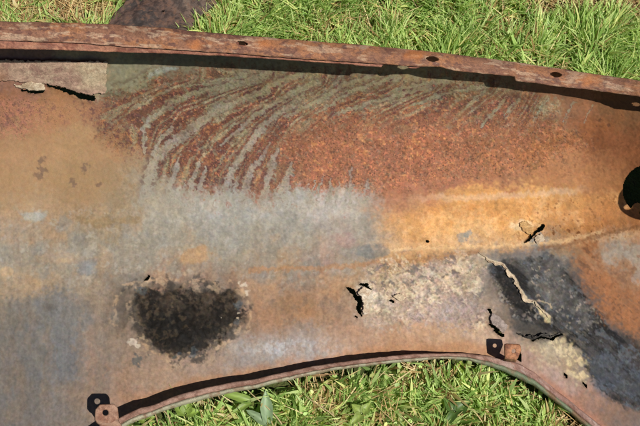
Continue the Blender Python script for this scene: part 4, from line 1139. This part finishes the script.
weed(268, 424, 'weed with a broad upright blue-green leaf reaching up to the arch lip', [(1.65, 0.052, 0.019, 0.55, 0.3, 1.15), (2.6, 0.040, 0.014, 0.4, 0.6, 0.95)], (164, 190, 146), 0.024)
weed(252, 402, 'weed with a long bright green leaf lying left along the lip', [(2.85, 0.058, 0.014, 0.30, 0.5, 1.05), (3.7, 0.036, 0.010, 0.4, 0.6, 0.85)], (170, 200, 100), 0.026)
weed(457, 374, 'weed with a small yellow-green notched leaf under the middle of the lip', [(1.2, 0.022, 0.015, 0.4, 0.7, 1.1), (0.1, 0.020, 0.012, 0.4, 0.7, 1.0), (-0.9, 0.022, 0.012, 0.3, 0.6, .8)], (172, 200, 84), 0.022)
weed(186, 414, 'weed with a rounded bright leaf close under the left of the lip', [(1.4, 0.024, 0.018, 0.5, 0.8, 1.0), (2.6, 0.022, 0.015, 0.4, 0.7, .9), (0.2, 0.022, 0.014, 0.4, 0.7, 1.1)], (166, 196, 92), 0.026)
weed(455, 412, 'dark green broad-leaved weed low among the grass blades', [(0.6, 0.030, 0.018, 0.3, 0.6, 0.8), (2.2, 0.030, 0.017, 0.3, 0.6, 0.9), (4.0, 0.026, 0.015, 0.3, 0.6, .7)], (112, 150, 72), 0.022)
weed(362, 414, 'weed with three pale yellow-green leaves among the grass below the arch middle', [(2.4, 0.022, 0.014, 0.4, 0.8, 1.1), (0.9, 0.022, 0.014, 0.4, 0.8, 1.0), (3.9, 0.024, 0.014, 0.4, 0.6, .95)], (178, 200, 104), 0.026)
weed(146, 421, 'small weed with tiny round leaves at the far left of the arch', [(0.4, 0.016, 0.011, 0.5, 0.8, 1.0), (1.7, 0.016, 0.011, 0.5, 0.8, 1.1), (2.9, 0.016, 0.010, 0.5, 0.8, .9)], (160, 184, 84), 0.022)
# small clover-like leaves filling the arch: nobody could count them
vs_, fs_, cs_ = [], [], []
pts = scatter(520, 100, 620, 355, 440); pts = pts[~under_fender(pts)]
pts = pts[(fbm(pts[:, 0] * 1000, pts[:, 1] * 1000, 50, 2, 821) > 0.46)]
for q, (x, y) in enumerate(pts):
    r = RS.uniform(0.0015, 0.0036); ph = RS.uniform(0, 6.28); tz = RS.uniform(0.006, 0.024); til = RS.normal(0, 0.45, 2)
    cg = GREENS[RS.randint(0, len(GREENS))] * RS.uniform(0.8, 1.2)
    b0 = len(vs_)
    vs_.append((x, y, tz - r * 0.15)); cs_.append(cg * 1.15)
    for k in range(8):
        a = ph + k * math.pi / 4
        rr = r * (1.0 + 0.25 * math.cos(2 * a - ph))
        dx, dy = rr * math.cos(a), rr * math.sin(a)
        vs_.append((x + dx, y + dy, tz + dx * til[0] + dy * til[1])); cs_.append(cg)
    for k in range(0, 8, 2):
        fs_.append((b0, b0 + 1 + k, b0 + 1 + (k + 1) % 8, b0 + 1 + (k + 2) % 8))
cl = mesh_from('small_weeds', vs_, fs_, M_LEAF, None, True, np.array(cs_))
cl['kind'] = 'stuff'; cl['label'] = 'carpet of tiny rounded weed leaves in the arch'; cl['category'] = 'weeds'

def stalk(a, b, label, r=0.0011):
    A0 = on_ground(*a); B0 = on_ground(*b)
    o_ = (float(A0[0]), float(A0[1]), 0.0)
    n_, m_ = 14, 6
    V = []
    for i in range(n_):
        t = i / (n_ - 1)
        c_ = A0 * (1 - t) + B0 * t + np.array([0.003 * math.sin(5 * t), 0, 0.004 * math.sin(3.1 * t)])
        for k in range(m_):
            an = 2 * math.pi * k / m_
            V.append(c_ + r * (1.1 - 0.4 * t) * np.array([math.cos(an), 0.3 * math.cos(an), math.sin(an)]))
    F = [(i * m_ + k, i * m_ + (k + 1) % m_, (i + 1) * m_ + (k + 1) % m_, (i + 1) * m_ + k) for i in range(n_ - 1) for k in range(m_)]
    s_ = mesh_from('dry_stalk', V, F, M_STRAW, None, True, np.tile(alb((206, 186, 140)), (len(V), 1)), origin=o_)
    s_['label'] = label; s_['category'] = 'stalk'; s_['group'] = 'dry stalks fallen in the wheel arch'
stalk((284, 428, 0.022), (248, 388, 0.040), 'pale dry stalk slanting past the broad blue-green leaf')
stalk((340, 424, 0.02), (308, 396, 0.034), 'thin dry stalk lying on the brown thatch patch right of the broad leaf')
stalk((160, 408, 0.03), (176, 428, 0.02), 'short brown stalk at the left end of the arch')

for o in scene.objects:
    if '_o' in o: del o['_o']
